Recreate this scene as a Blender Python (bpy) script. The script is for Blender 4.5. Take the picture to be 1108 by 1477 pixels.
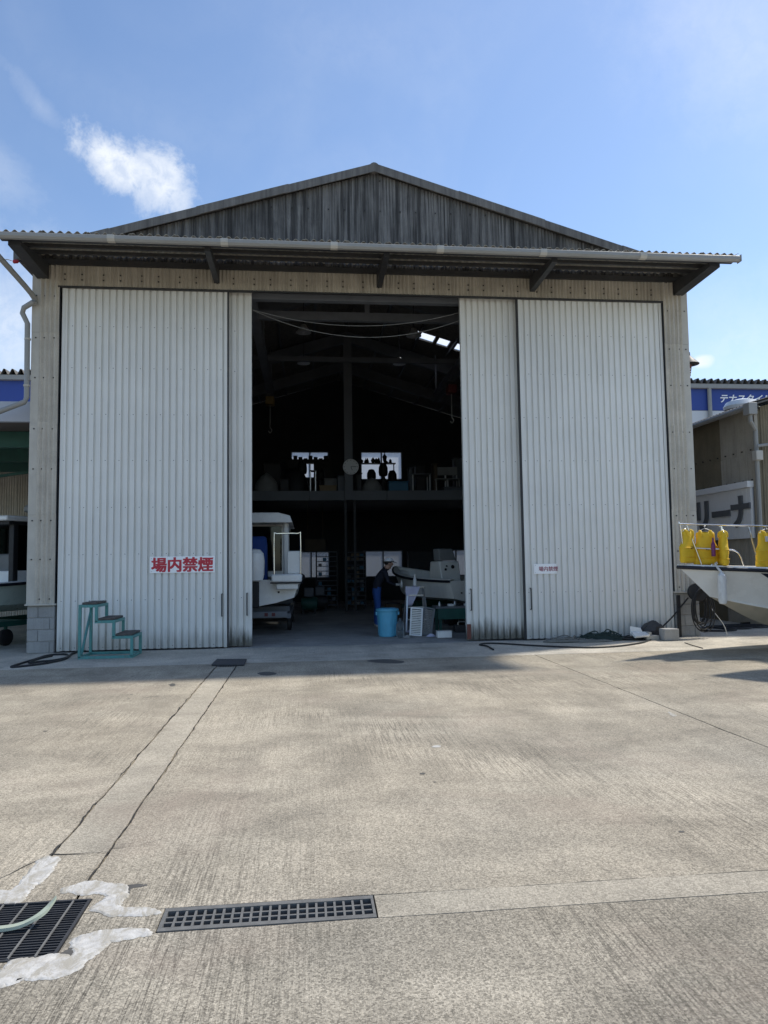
import bpy, bmesh, math, random
from mathutils import Vector, Matrix, noise as mnoise
random.seed(7)
for o in list(bpy.data.objects): bpy.data.objects.remove(o)
scene = bpy.context.scene
COL = scene.collection
V = Vector

# ------------------------------------------------------------------ camera
CW, CH, CF = 1108, 1477, 1045.84            # photograph size and focal length in its pixels
YAW, PITCH, ROLL = 0.107606, 0.070136, -0.014358
CAM = V((0.0, -13.4617, 1.5))
_f = V((math.sin(YAW)*math.cos(PITCH), math.cos(YAW)*math.cos(PITCH), math.sin(PITCH)))
_r = V((math.cos(YAW), -math.sin(YAW), 0)); _u = _r.cross(_f)
_r2 = math.cos(ROLL)*_r + math.sin(ROLL)*_u
_u2 = -math.sin(ROLL)*_r + math.cos(ROLL)*_u
cd = bpy.data.cameras.new('camera'); cam = bpy.data.objects.new('camera', cd); COL.objects.link(cam)
m = Matrix((( _r2.x, _u2.x, -_f.x, CAM.x), (_r2.y, _u2.y, -_f.y, CAM.y), (_r2.z, _u2.z, -_f.z, CAM.z), (0, 0, 0, 1)))
cam.matrix_world = m
cd.sensor_fit = 'HORIZONTAL'; cd.sensor_width = 36; cd.lens = 36*CF/CW
cd.clip_start = 0.05; cd.clip_end = 4000
scene.camera = cam
scene.render.resolution_x = 768; scene.render.resolution_y = 1024
def PR(x, y):                                # direction of a photo pixel
    return (_f + _r2*((x-CW/2)/CF) - _u2*((y-CH/2)/CF))
def PX(x, y, axis, val):                     # photo pixel met with the plane axis = val
    d = PR(x, y); t = (val-CAM[axis])/d[axis]; return CAM + d*t
def GX(x, y, z=0.0): return PX(x, y, 2, z)

# ------------------------------------------------------------------ sky, sun, exposure
SUN_EL, SUN_AZ = math.radians(53.5), math.radians(23.5)     # azimuth from +X (along the front) towards +Y (behind)
w = bpy.data.worlds.new('World'); scene.world = w; w.use_nodes = True
nt = w.node_tree; nt.nodes.clear()
def N(t, **k):
    n = nt.nodes.new(t)
    for a, b in k.items(): setattr(n, a, b)
    return n
def wl_(a, b): nt.links.new(a, b)
def MA(op, a, b=None, c=None, clamp=False):
    n = N('ShaderNodeMath', operation=op, use_clamp=clamp)
    for i, v in enumerate((a, b, c)):
        if v is None: continue
        if isinstance(v, (int, float)): n.inputs[i].default_value = v
        else: wl_(v, n.inputs[i])
    return n.outputs[0]
out = N('ShaderNodeOutputWorld'); bg = N('ShaderNodeBackground'); bg.inputs['Strength'].default_value = 0.094
sky = N('ShaderNodeTexSky', sky_type='NISHITA', sun_disc=False)
sky.sun_elevation = SUN_EL; sky.sun_rotation = math.pi/2 - SUN_AZ
sky.altitude = 0; sky.air_density = 1.0; sky.dust_density = 0.5; sky.ozone_density = 3.2
tc = N('ShaderNodeTexCoord')
def dotv(vec):
    n = N('ShaderNodeVectorMath', operation='DOT_PRODUCT'); wl_(tc.outputs['Generated'], n.inputs[0]); n.inputs[1].default_value = vec
    return n.outputs['Value']
def noise(scale, detail=6, rough=.6, dist=0.0, stretch=None):
    n = N('ShaderNodeTexNoise'); n.inputs['Scale'].default_value = scale; n.inputs['Detail'].default_value = detail
    n.inputs['Roughness'].default_value = rough; n.inputs['Distortion'].default_value = dist
    wl_(tc.outputs['Generated'], n.inputs['Vector'])
    return n.outputs['Fac']
n1, n2, n3 = noise(13, 6, .68, .25), noise(46, 4, .65, .3), noise(3.0, 3, .55, .8)
def cloud(px, py, a, b, ang, amp, lo, hi, gain):
    d = PR(px, py).normalized(); e1 = V((d.y, -d.x, 0)).normalized(); e2 = e1.cross(d)
    ca, sa = math.cos(ang), math.sin(ang)
    u = MA('DIVIDE', dotv(e1*ca+e2*sa), a); v = MA('DIVIDE', dotv(e2*ca-e1*sa), b)
    r = MA('SQRT', MA('ADD', MA('MULTIPLY', u, u), MA('MULTIPLY', v, v)))
    back = MA('MULTIPLY', MA('LESS_THAN', dotv(d), 0.0), 50.0)
    nn = MA('MULTIPLY_ADD', n1, amp, MA('MULTIPLY', n2, amp*.6))
    q = MA('ADD', MA('ADD', r, back), MA('SUBTRACT', nn, amp*.8))
    mr = N('ShaderNodeMapRange', interpolation_type='SMOOTHERSTEP'); wl_(q, mr.inputs['Value'])
    mr.inputs['From Min'].default_value = hi; mr.inputs['From Max'].default_value = lo
    mr.inputs['To Min'].default_value = 0; mr.inputs['To Max'].default_value = gain
    return mr.outputs['Result']
clouds = [cloud(160, 232, .062, .026, -.38, 2.4, .1, 1.35, .85), cloud(236, 268, .048, .040, -.9, 2.3, .1, 1.35, .8),
          cloud(56, 150, .048, .014, -.78, 2.2, -.4, 1.5, .2), cloud(445, 125, .15, .03, 1.27, 1.6, -.4, 1.7, .07),
          cloud(-10, 465, .16, .10, 0, 1.6, -.2, 1.6, .55), cloud(1075, 55, .14, .085, -.7, 1.6, -.3, 1.7, .26),
          cloud(1013, 521, .017, .011, 0, 1.0, .2, 1.3, .8), cloud(1060, 500, .13, .09, 0, 1.4, -.2, 1.6, .25),
          cloud(0, 255, .05, .03, -.6, 2.0, -.2, 1.5, .2)]
mask = clouds[0]
for c_ in clouds[1:]: mask = MA('MAXIMUM', mask, c_)
mr = N('ShaderNodeMapRange'); wl_(n3, mr.inputs['Value']); mr.inputs['From Min'].default_value = .45; mr.inputs['From Max'].default_value = .85
mr.inputs['To Max'].default_value = .13
mask = MA('MAXIMUM', mask, mr.outputs['Result'], clamp=True)
tx_ = N('ShaderNodeMapRange'); wl_(n2, tx_.inputs['Value']); tx_.inputs['From Min'].default_value = .35; tx_.inputs['From Max'].default_value = .6; tx_.inputs['To Min'].default_value = .62; tx_.inputs['To Max'].default_value = 1.0
mask = MA('MULTIPLY', mask, tx_.outputs['Result'])
mx = N('ShaderNodeMix', data_type='RGBA'); wl_(mask, mx.inputs['Factor']); wl_(sky.outputs['Color'], mx.inputs['A'])
mx.inputs['B'].default_value = (5.6, 5.8, 6.0, 1)
wl_(mx.outputs['Result'], bg.inputs['Color']); wl_(bg.outputs[0], out.inputs['Surface'])
sd = bpy.data.lights.new('sun', 'SUN'); sd.energy = 2.15; sd.angle = math.radians(3.0); sd.color = (1, .95, .86)
sun = bpy.data.objects.new('sun', sd); COL.objects.link(sun)
SUNV = V((math.cos(SUN_EL)*math.cos(SUN_AZ), math.cos(SUN_EL)*math.sin(SUN_AZ), math.sin(SUN_EL)))
sun.rotation_euler = (-SUNV).to_track_quat('-Z', 'Y').to_euler(); sun.location = (20, 8, 30)
scene.view_settings.view_transform = 'Standard'; scene.view_settings.look = 'None'
scene.view_settings.exposure = 1.0; scene.view_settings.gamma = 1.0
scene.render.engine = 'CYCLES'

# ------------------------------------------------------------------ materials
class NT:
    def __init__(s, name):
        s.m = bpy.data.materials.new(name); s.m.use_nodes = True; s.t = s.m.node_tree
        s.b = s.t.nodes['Principled BSDF']
        s.g = s.t.nodes.new('ShaderNodeNewGeometry')
    def n(s, t, **k):
        q = s.t.nodes.new(t)
        for a, b in k.items(): setattr(q, a, b)
        return q
    def l(s, a, b): s.t.links.new(a, b)
    def set(s, i, v):
        if isinstance(v, (int, float, tuple)): i.default_value = v
        else: s.l(v, i)
    def pos(s, sc=(1, 1, 1), obj=False, rnd=False):
        mp = s.n('ShaderNodeMapping'); mp.inputs['Scale'].default_value = sc
        src = s.g.outputs['Position'] if not obj else s.n('ShaderNodeTexCoord').outputs['Object']
        s.l(src, mp.inputs['Vector'])
        if rnd:
            oi = s.n('ShaderNodeObjectInfo'); mu = s.n('ShaderNodeMath', operation='MULTIPLY'); s.l(oi.outputs['Random'], mu.inputs[0]); mu.inputs[1].default_value = 37
            s.l(mu.outputs[0], mp.inputs['Location'])
        return mp.outputs[0]
    def noise(s, scale, detail=4, rough=.55, sc=(1, 1, 1), dist=0, rnd=False):
        q = s.n('ShaderNodeTexNoise'); q.inputs['Scale'].default_value = scale; q.inputs['Detail'].default_value = detail
        q.inputs['Roughness'].default_value = rough; q.inputs['Distortion'].default_value = dist
        s.l(s.pos(sc, rnd=rnd), q.inputs['Vector']); return q.outputs['Fac']
    def vor(s, scale, sc=(1, 1, 1), feature='F1', what='Distance'):
        q = s.n('ShaderNodeTexVoronoi', feature=feature); q.inputs['Scale'].default_value = scale
        s.l(s.pos(sc), q.inputs['Vector']); return q.outputs[what]
    def rng(s, v, a, b, c=0., d=1., smooth=False):
        q = s.n('ShaderNodeMapRange'); 
        if smooth: q.interpolation_type = 'SMOOTHSTEP'
        s.l(v, q.inputs['Value'])
        for i, x in zip(('From Min', 'From Max', 'To Min', 'To Max'), (a, b, c, d)): q.inputs[i].default_value = x
        return q.outputs['Result']
    def math(s, op, a, b=0., clamp=False):
        q = s.n('ShaderNodeMath', operation=op, use_clamp=clamp); s.set(q.inputs[0], a); s.set(q.inputs[1], b); return q.outputs[0]
    def mix(s, f, a, b, mode='MIX'):
        q = s.n('ShaderNodeMix', data_type='RGBA', blend_type=mode); s.set(q.inputs['Factor'], f)
        s.set(q.inputs['A'], a if not isinstance(a, tuple) else (*a[:3], 1)); s.set(q.inputs['B'], b if not isinstance(b, tuple) else (*b[:3], 1))
        return q.outputs['Result']
    def grey(s, v):
        q = s.n('ShaderNodeCombineColor'); [s.l(v, q.inputs[i]) for i in range(3)]; return q.outputs[0]
    def scale(s, c, v):                                  # colour times a value
        return s.mix(1.0, c, s.grey(v), 'MULTIPLY')
    def rand(s, lo, hi):
        oi = s.n('ShaderNodeObjectInfo'); return s.rng(oi.outputs['Random'], 0, 1, lo, hi)
    def z(s):
        q = s.n('ShaderNodeSeparateXYZ'); s.l(s.g.outputs['Position'], q.inputs[0]); return q.outputs
    def bump(s, h, strength=.3, dist=.01):
        q = s.n('ShaderNodeBump'); q.inputs['Strength'].default_value = strength; q.inputs['Distance'].default_value = dist
        s.l(h, q.inputs['Height']); s.l(q.outputs[0], s.b.inputs['Normal'])
    def fin(s, col, rough=.6, metal=0., spec=None):
        s.set(s.b.inputs['Base Color'], col if not isinstance(col, tuple) else (*col[:3], 1)); s.set(s.b.inputs['Roughness'], rough); s.b.inputs['Metallic'].default_value = metal
        if spec is not None: s.b.inputs['Specular IOR Level'].default_value = spec
        return s.m
def plain(name, col, rough=.5, var=.18, sc=6, metal=0., bump=0., rnd=0., dirt=None, dirtamt=.4, spec=None):
    s = NT(name)
    a = s.rng(s.noise(sc, 5, .6), .25, .75, 1-var, 1+var)
    c = s.scale(tuple(col), a)
    if rnd: c = s.scale(c, s.rand(1-rnd, 1+rnd))
    if dirt:
        f = s.rng(s.noise(sc*1.7, 6, .65, (1, 1, .35)), .5, .8, 0, dirtamt); c = s.mix(f, c, dirt)
    if bump: s.bump(s.noise(sc*8, 4, .6), bump, .01)
    return s.fin(c, s.rng(s.noise(sc*2, 3), .3, .7, max(.02, rough-.08), min(1, rough+.08)), metal, spec)

def concrete(name, tan, grey, speck=.5, lines=.35, stain=.5, gscale=1.0):
    s = NT(name)
    big = s.rng(s.noise(.32, 6, .6), .32, .68)
    c = s.mix(big, tan, grey)
    mid = s.rng(s.noise(1.6, 5, .65, dist=.4), .28, .72, .80, 1.16); c = s.scale(c, mid)
    # exposed aggregate
    vc = s.vor(95*gscale, what='Color'); sx = s.n('ShaderNodeSeparateColor'); s.l(vc, sx.inputs[0])
    f1 = s.rng(sx.outputs[0], 0, 1, 1-.75*speck, 1+.6*speck)
    dots = s.rng(s.noise(170*gscale, 2, .7), .3, .7, 1-.6*speck, 1+.55*speck)
    c = s.scale(c, s.math('MULTIPLY', f1, dots))
    pits = s.rng(s.noise(46*gscale, 2, .7), .58, .70, 1, 1-.6*speck); c = s.scale(c, pits)
    # broom marks run from the shed towards the viewer
    br = s.noise(1.0, 3, .6, (42, .9, 1)); br2 = s.noise(1.0, 3, .6, (38, .5, 1))
    patch = s.rng(s.noise(.55, 3, .55), .44, .66)
    c = s.scale(c, s.math('ADD', 1.0, s.math('MULTIPLY', s.math('MULTIPLY', s.rng(s.math('ABSOLUTE', s.math('SUBTRACT', br, .5)), .0, .05, -1.5, .25), lines), patch)))
    c = s.scale(c, s.rng(br2, .3, .7, 1-.12*lines, 1+.12*lines))
    trk = s.rng(s.noise(1.0, 4, .6, (1.3, .16, 1), .3), .48, .68, 1, .86); c = s.scale(c, trk)
    bl = s.rng(s.noise(.55, 5, .6, (1, 1.6, 1), .8), .36, .6, .78, 1.08); c = s.scale(c, bl)
    # oil and damp stains
    st = s.math('MULTIPLY', s.rng(s.noise(.75, 5, .62, dist=1.2), .56, .76, 0, stain), s.rng(s.noise(4, 5, .7), .3, .65))
    c = s.mix(st, c, (.07, .065, .058))
    pk = s.rng(s.noise(.5, 4, .6, (1, 1.3, 1), .5), .55, .75, 0, .34); c = s.mix(pk, c, (.36, .275, .215))
    spot = s.math('MULTIPLY', s.rng(s.noise(3.1, 3, .5), .69, .74, 0, .6), stain); c = s.mix(spot, c, (.05, .048, .045))
    h = s.math('ADD', s.math('MULTIPLY', sx.outputs[1], .5*speck), s.math('ADD', s.math('MULTIPLY', br, lines), s.noise(120, 3, .7)))
    s.bump(h, .55, .006)
    return s.fin(c, .88, 0, .25)

def slate(name, col, dark, lo, hi, dirt, streak=.5, rnd=.1):
    s = NT(name)
    c = s.scale(tuple(col), s.rand(1-rnd, 1+rnd))
    c = s.scale(c, s.rng(s.noise(2.2, 6, .6, rnd=True), .3, .7, .86, 1.12))
    sk = s.noise(1, 6, .65, (14, 14, .55), .2, rnd=True)
    c = s.mix(s.rng(sk, lo, hi, 0, streak), c, dark)
    sp = s.rng(s.noise(34, 3, .6), .3, .7, .93, 1.06); c = s.scale(c, sp)
    if streak > .7: c = s.mix(s.rng(s.noise(1.1, 5, .65, (1, 1, .5), .6, rnd=False), .44, .66, 0, .6), c, dark)
    lich = s.rng(s.noise(11, 5, .7, (1, 1, .6), rnd=True), .62, .72, 0, dirt); c = s.mix(lich, c, tuple(min(1, x*1.9+.03) for x in dark))
    s.bump(s.noise(60, 4, .7), .3, .004)
    return s.fin(c, .9, 0, .2)

def doormat(name, col, grime):
    s = NT(name); p = s.z()
    c = s.scale(tuple(col), s.rng(s.noise(.8, 5, .6), .3, .7, .94, 1.05))
    sk = s.rng(s.noise(1, 5, .7, (22, 22, .5)), .46, .78, 0, .16); c = s.mix(sk, c, (.30, .30, .26))
    hgt = s.math('ADD', p[2], s.math('MULTIPLY', s.noise(1, 5, .7, (9, 9, 1.4)), -.62))
    f = s.rng(hgt, .12, -.25, 0, grime, True); c = s.mix(f, c, (.10, .095, .075))
    fl = s.n('ShaderNodeMath', operation='FLOOR'); s.l(s.math('DIVIDE', p[0], .97), fl.inputs[0]); wn = s.n('ShaderNodeTexWhiteNoise', noise_dimensions='1D'); s.l(fl.outputs[0], wn.inputs['W']); c = s.scale(c, s.rng(wn.outputs['Value'], 0, 1, .955, 1.03))
    run = s.math('MULTIPLY', s.rng(s.noise(1, 4, .6, (30, 30, .22)), .60, .70, 0, .22), s.rng(s.noise(.7, 3), .42, .6)); c = s.mix(run, c, (.22, .18, .13))
    rust = s.math('MULTIPLY', s.rng(s.noise(17, 4, .7), .70, .76, 0, .7), s.rng(s.noise(2, 3), .5, .6)); c = s.mix(rust, c, (.14, .08, .04))
    s.bump(s.noise(3.5, 3, .5), .12, .02)
    return s.fin(c, s.rng(s.noise(5, 4), .3, .7, .42, .6), 0, .4)

MT = {}
MT['yard'] = concrete('yard_concrete', (.455, .393, .298), (.385, .343, .27), .52, .32, .42, 1.35)
MT['front'] = concrete('front_concrete', (.40, .348, .265), (.335, .30, .238), .58, .36, .34, 1.4)
MT['apron'] = concrete('apron_concrete', (.60, .545, .45), (.52, .48, .405), .3, .12, .45, .8)
MT['strip'] = concrete('strip_concrete', (.47, .412, .32), (.425, .382, .303), .40, .08, .3, 1.3)
MT['floor'] = concrete('floor_concrete', (.46, .435, .40), (.38, .37, .35), .25, .05, .6, .8)
MT['joint'] = plain('joint_dirt', (.035, .032, .028), .95, .3, 12)
MT['earth'] = plain('far_ground', (.17, .16, .14), .95, .2, .5)
def mortar():
    s = NT('white_mortar'); c = s.scale((.56, .54, .50), s.rng(s.noise(22, 4, .65), .3, .7, .75, 1.12))
    thin = s.rng(s.noise(13, 6, .75, (1, .6, 1), 1.0), .45, .58, 0, .9); c = s.mix(thin, c, (.37, .34, .28))
    s.bump(s.noise(38, 4, .7), .6, .006); return s.fin(c, .95, 0, .2)
MT['mortar'] = mortar()
MT['damp'] = plain('damp_concrete', (.085, .08, .072), .8, .2, 10)
MT['slate'] = slate('wall_slate', (.56, .515, .435), (.16, .14, .115), .52, .8, .12, .45, .07)
MT['lintel'] = slate('lintel_slate', (.50, .455, .375), (.15, .125, .10), .45, .75, .1, .5, .05)
MT['gable'] = slate('gable_slate', (.235, .228, .215), (.034, .034, .034), .40, .60, .35, .85, .14)
MT['roof'] = slate('roof_slate', (.20, .19, .175), (.05, .05, .05), .4, .7, .3, .6, .1)
MT['canopy'] = slate('canopy_slate', (.50, .46, .39), (.12, .11, .10), .45, .75, .15, .5, .05)
MT['trim'] = plain('corner_trim', (.52, .485, .415), .7, .1, 3, dirt=(.2, .18, .15), dirtamt=.3)
MT['door'] = doormat('white_door_steel', (.81, .80, .75), .4)
MT['doordirty'] = doormat('worn_door_steel', (.78, .765, .71), .95)
MT['steel'] = plain('galvanised_steel', (.42, .42, .40), .45, .12, 9, metal=.55, dirt=(.2, .17, .13), dirtamt=.2)
MT['gutter'] = plain('gutter_plastic', (.31, .305, .285), .5, .07, 3, dirt=(.2, .19, .17), dirtamt=.3)
MT['darksteel'] = plain('dark_painted_steel', (.035, .036, .038), .6, .25, 6, dirt=(.09, .06, .04), dirtamt=.3)
MT['frame'] = plain('shed_frame_steel', (.13, .14, .155), .6, .2, 3)
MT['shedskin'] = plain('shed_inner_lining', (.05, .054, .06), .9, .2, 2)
MT['shedlight'] = plain('mezzanine_fascia', (.17, .18, .19), .7, .12, 2)
MT['bolt'] = plain('bolt_head', (.03, .028, .026), .7, .2, 20)
MT['block'] = slate('concrete_block', (.36, .355, .34), (.17, .165, .15), .5, .8, .3, .4, .08)
MT['white'] = plain('white_gelcoat', (.82, .82, .79), .25, .05, 2, dirt=(.5, .46, .38), dirtamt=.25)
MT['cream'] = plain('cream_gelcoat', (.82, .80, .73), .35, .06, 2, dirt=(.35, .32, .26), dirtamt=.3)
MT['antifoul'] = plain('stained_hull_bottom', (.46, .41, .32), .6, .15, 3, dirt=(.25, .2, .14), dirtamt=.4)
MT['mint'] = plain('pale_green_gelcoat', (.52, .62, .57), .3, .05, 2)
MT['navy'] = plain('navy_paint', (.008, .012, .03), .3, .1, 3)
MT['rub'] = plain('rub_rail_rubber', (.012, .014, .022), .5, .1, 5)
MT['inox'] = plain('stainless_tube', (.75, .75, .74), .18, .04, 5, metal=1.0)
MT['black'] = plain('black_rubber', (.016, .016, .017), .6, .2, 9)
MT['rubber'] = plain('grey_rubber_mat', (.055, .055, .058), .8, .2, 30, bump=.3)
MT['teal'] = plain('teal_paint', (.085, .28, .265), .5, .14, 9, dirt=(.12, .09, .06), dirtamt=.7)
MT['green'] = plain('dark_green_paint', (.02, .10, .08), .55, .2, 5)
MT['tread'] = plain('worn_timber_tread', (.10, .088, .078), .9, .3, 14, bump=.4)
MT['yellow'] = plain('yellow_nylon', (.83, .52, .02), .65, .06, 14, bump=.35)
MT['purple'] = plain('purple_plastic', (.16, .02, .12), .35, .05, 5)
MT['fender'] = plain('white_vinyl', (.70, .70, .68), .4, .06, 8, dirt=(.35, .33, .28), dirtamt=.5)
MT['signw'] = plain('sign_white', (.95, .95, .94), .4, .03, 3)
MT['signr'] = plain('sign_red', (.52, .022, .045), .45, .05, 8)
MT['signfade'] = plain('sign_faded_red', (.34, .13, .16), .5, .1, 30)
MT['bluebin'] = plain('sky_blue_plastic', (.11, .42, .60), .4, .05, 5, dirt=(.05, .15, .2), dirtamt=.35)
MT['blueseat'] = plain('blue_canvas', (.012, .05, .22), .7, .1, 7)
MT['bluecrate'] = plain('blue_crate_plastic', (.04, .17, .28), .5, .1, 5)
MT['clothw'] = plain('lilac_cloth', (.56, .55, .68), .9, .06, 15)
MT['alum'] = plain('aluminium', (.62, .62, .60), .4, .06, 6, metal=.7)
MT['board'] = plain('brown_board', (.10, .075, .05), .8, .2, 4)
MT['rust'] = plain('rusty_brown_steel', (.16, .055, .04), .8, .25, 12)
MT['hoistyel'] = plain('hoist_yellow', (.16, .10, .02), .5, .15, 8)
MT['hoistred'] = plain('hoist_red', (.12, .02, .018), .5, .15, 8)
MT['cableg'] = plain('pale_cable', (.45, .45, .43), .6, .05, 5)
MT['blue'] = plain('blue_wall_panel', (.028, .065, .30), .55, .06, .3)
MT['pale'] = plain('pale_wall_panel', (.62, .64, .66), .6, .05, .3)
MT['greyfascia'] = plain('grey_fascia', (.47, .49, .53), .6, .05, 1)
MT['soffit'] = plain('brown_soffit', (.15, .13, .115), .9, .1, 2)
MT['tanwall'] = slate('tan_wall_slate', (.42, .38, .31), (.15, .13, .10), .5, .8, .1, .4, .04)
MT['brownwall'] = slate('brown_wall_slate', (.22, .185, .125), (.09, .08, .05), .5, .8, .1, .4, .04)
MT['lettergrey'] = plain('grey_letter', (.12, .125, .13), .6, .06, 4)
MT['rope1'] = plain('grey_rope', (.20, .195, .175), .9, .25, 40)
MT['rope2'] = plain('dark_green_rope', (.03, .05, .045), .9, .3, 40)
MT['grate'] = plain('galvanised_grating', (.15, .148, .14), .65, .2, 14, metal=.1, dirt=(.06, .055, .05), dirtamt=.5)
MT['grate_dark'] = plain('dark_grating', (.05, .05, .052), .6, .2, 14, metal=.2)
MT['stripgreen'] = plain('pale_green_moulding', (.46, .50, .38), .45, .08, 10, dirt=(.2, .2, .15), dirtamt=.4)
MT['pit'] = plain('drain_pit', (.012, .012, .012), .95, .2, 5)
MT['shirt'] = plain('dark_navy_shirt', (.012, .014, .025), .9, .1, 9)
MT['trouser'] = plain('blue_work_trousers', (.018, .07, .26), .85, .1, 9)
MT['skin'] = plain('skin', (.42, .25, .18), .55, .05, 6)
MT['shoe'] = plain('pale_shoe', (.4, .4, .38), .7, .08, 8)
MT['hair'] = plain('dark_hair', (.012, .011, .010), .6, .1, 9)
MT['glove'] = plain('pale_glove', (.5, .48, .44), .9, .1, 9)
MT['cardboard'] = plain('cardboard', (.28, .21, .13), .9, .1, 6)
MT['cover'] = plain('grey_tarpaulin', (.24, .24, .23), .7, .12, 5)
MT['redbit'] = plain('red_lamp_plastic', (.45, .02, .03), .4, .05, 5)
MT['clockface'] = plain('clock_face', (.72, .72, .70), .4, .03, 5)
def glassmat(name, tint, tr, rough=.05):
    s = NT(name); t = s.t; t.nodes.remove(s.b)
    a = s.n('ShaderNodeBsdfTransparent'); a.inputs[0].default_value = (*tint, 1)
    b = s.n('ShaderNodeBsdfGlossy'); b.inputs['Roughness'].default_value = rough; b.inputs[0].default_value = (.9, .9, .9, 1)
    fr = s.n('ShaderNodeFresnel'); fr.inputs[0].default_value = 1.45
    mxx = s.n('ShaderNodeMixShader'); s.l(fr.outputs[0], mxx.inputs[0]); s.l(a.outputs[0], mxx.inputs[1]); s.l(b.outputs[0], mxx.inputs[2])
    res = mxx.outputs[0]
    if tr > 0:
        d = s.n('ShaderNodeBsdfTranslucent'); d.inputs[0].default_value = (.85, .87, .9, 1)
        m2 = s.n('ShaderNodeMixShader'); m2.inputs[0].default_value = tr; s.l(res, m2.inputs[1]); s.l(d.outputs[0], m2.inputs[2]); res = m2.outputs[0]
    s.l(res, t.nodes['Material Output'].inputs[0]); return s.m
MT['glass'] = glassmat('window_glass', (.86, .89, .9), 0)
MT['frost'] = glassmat('frosted_glass', (.85, .88, .9), .55, .2)
MT['frostdim'] = glassmat('darker_frosted_glass', (.42, .44, .46), .25, .2)  # lower panes, tinted darker than the upper ones
MT['darkglass'] = glassmat('tinted_glass', (.25, .3, .3), 0)
MT['bottle'] = glassmat('clear_plastic', (.8, .85, .87), .25, .2)

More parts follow.
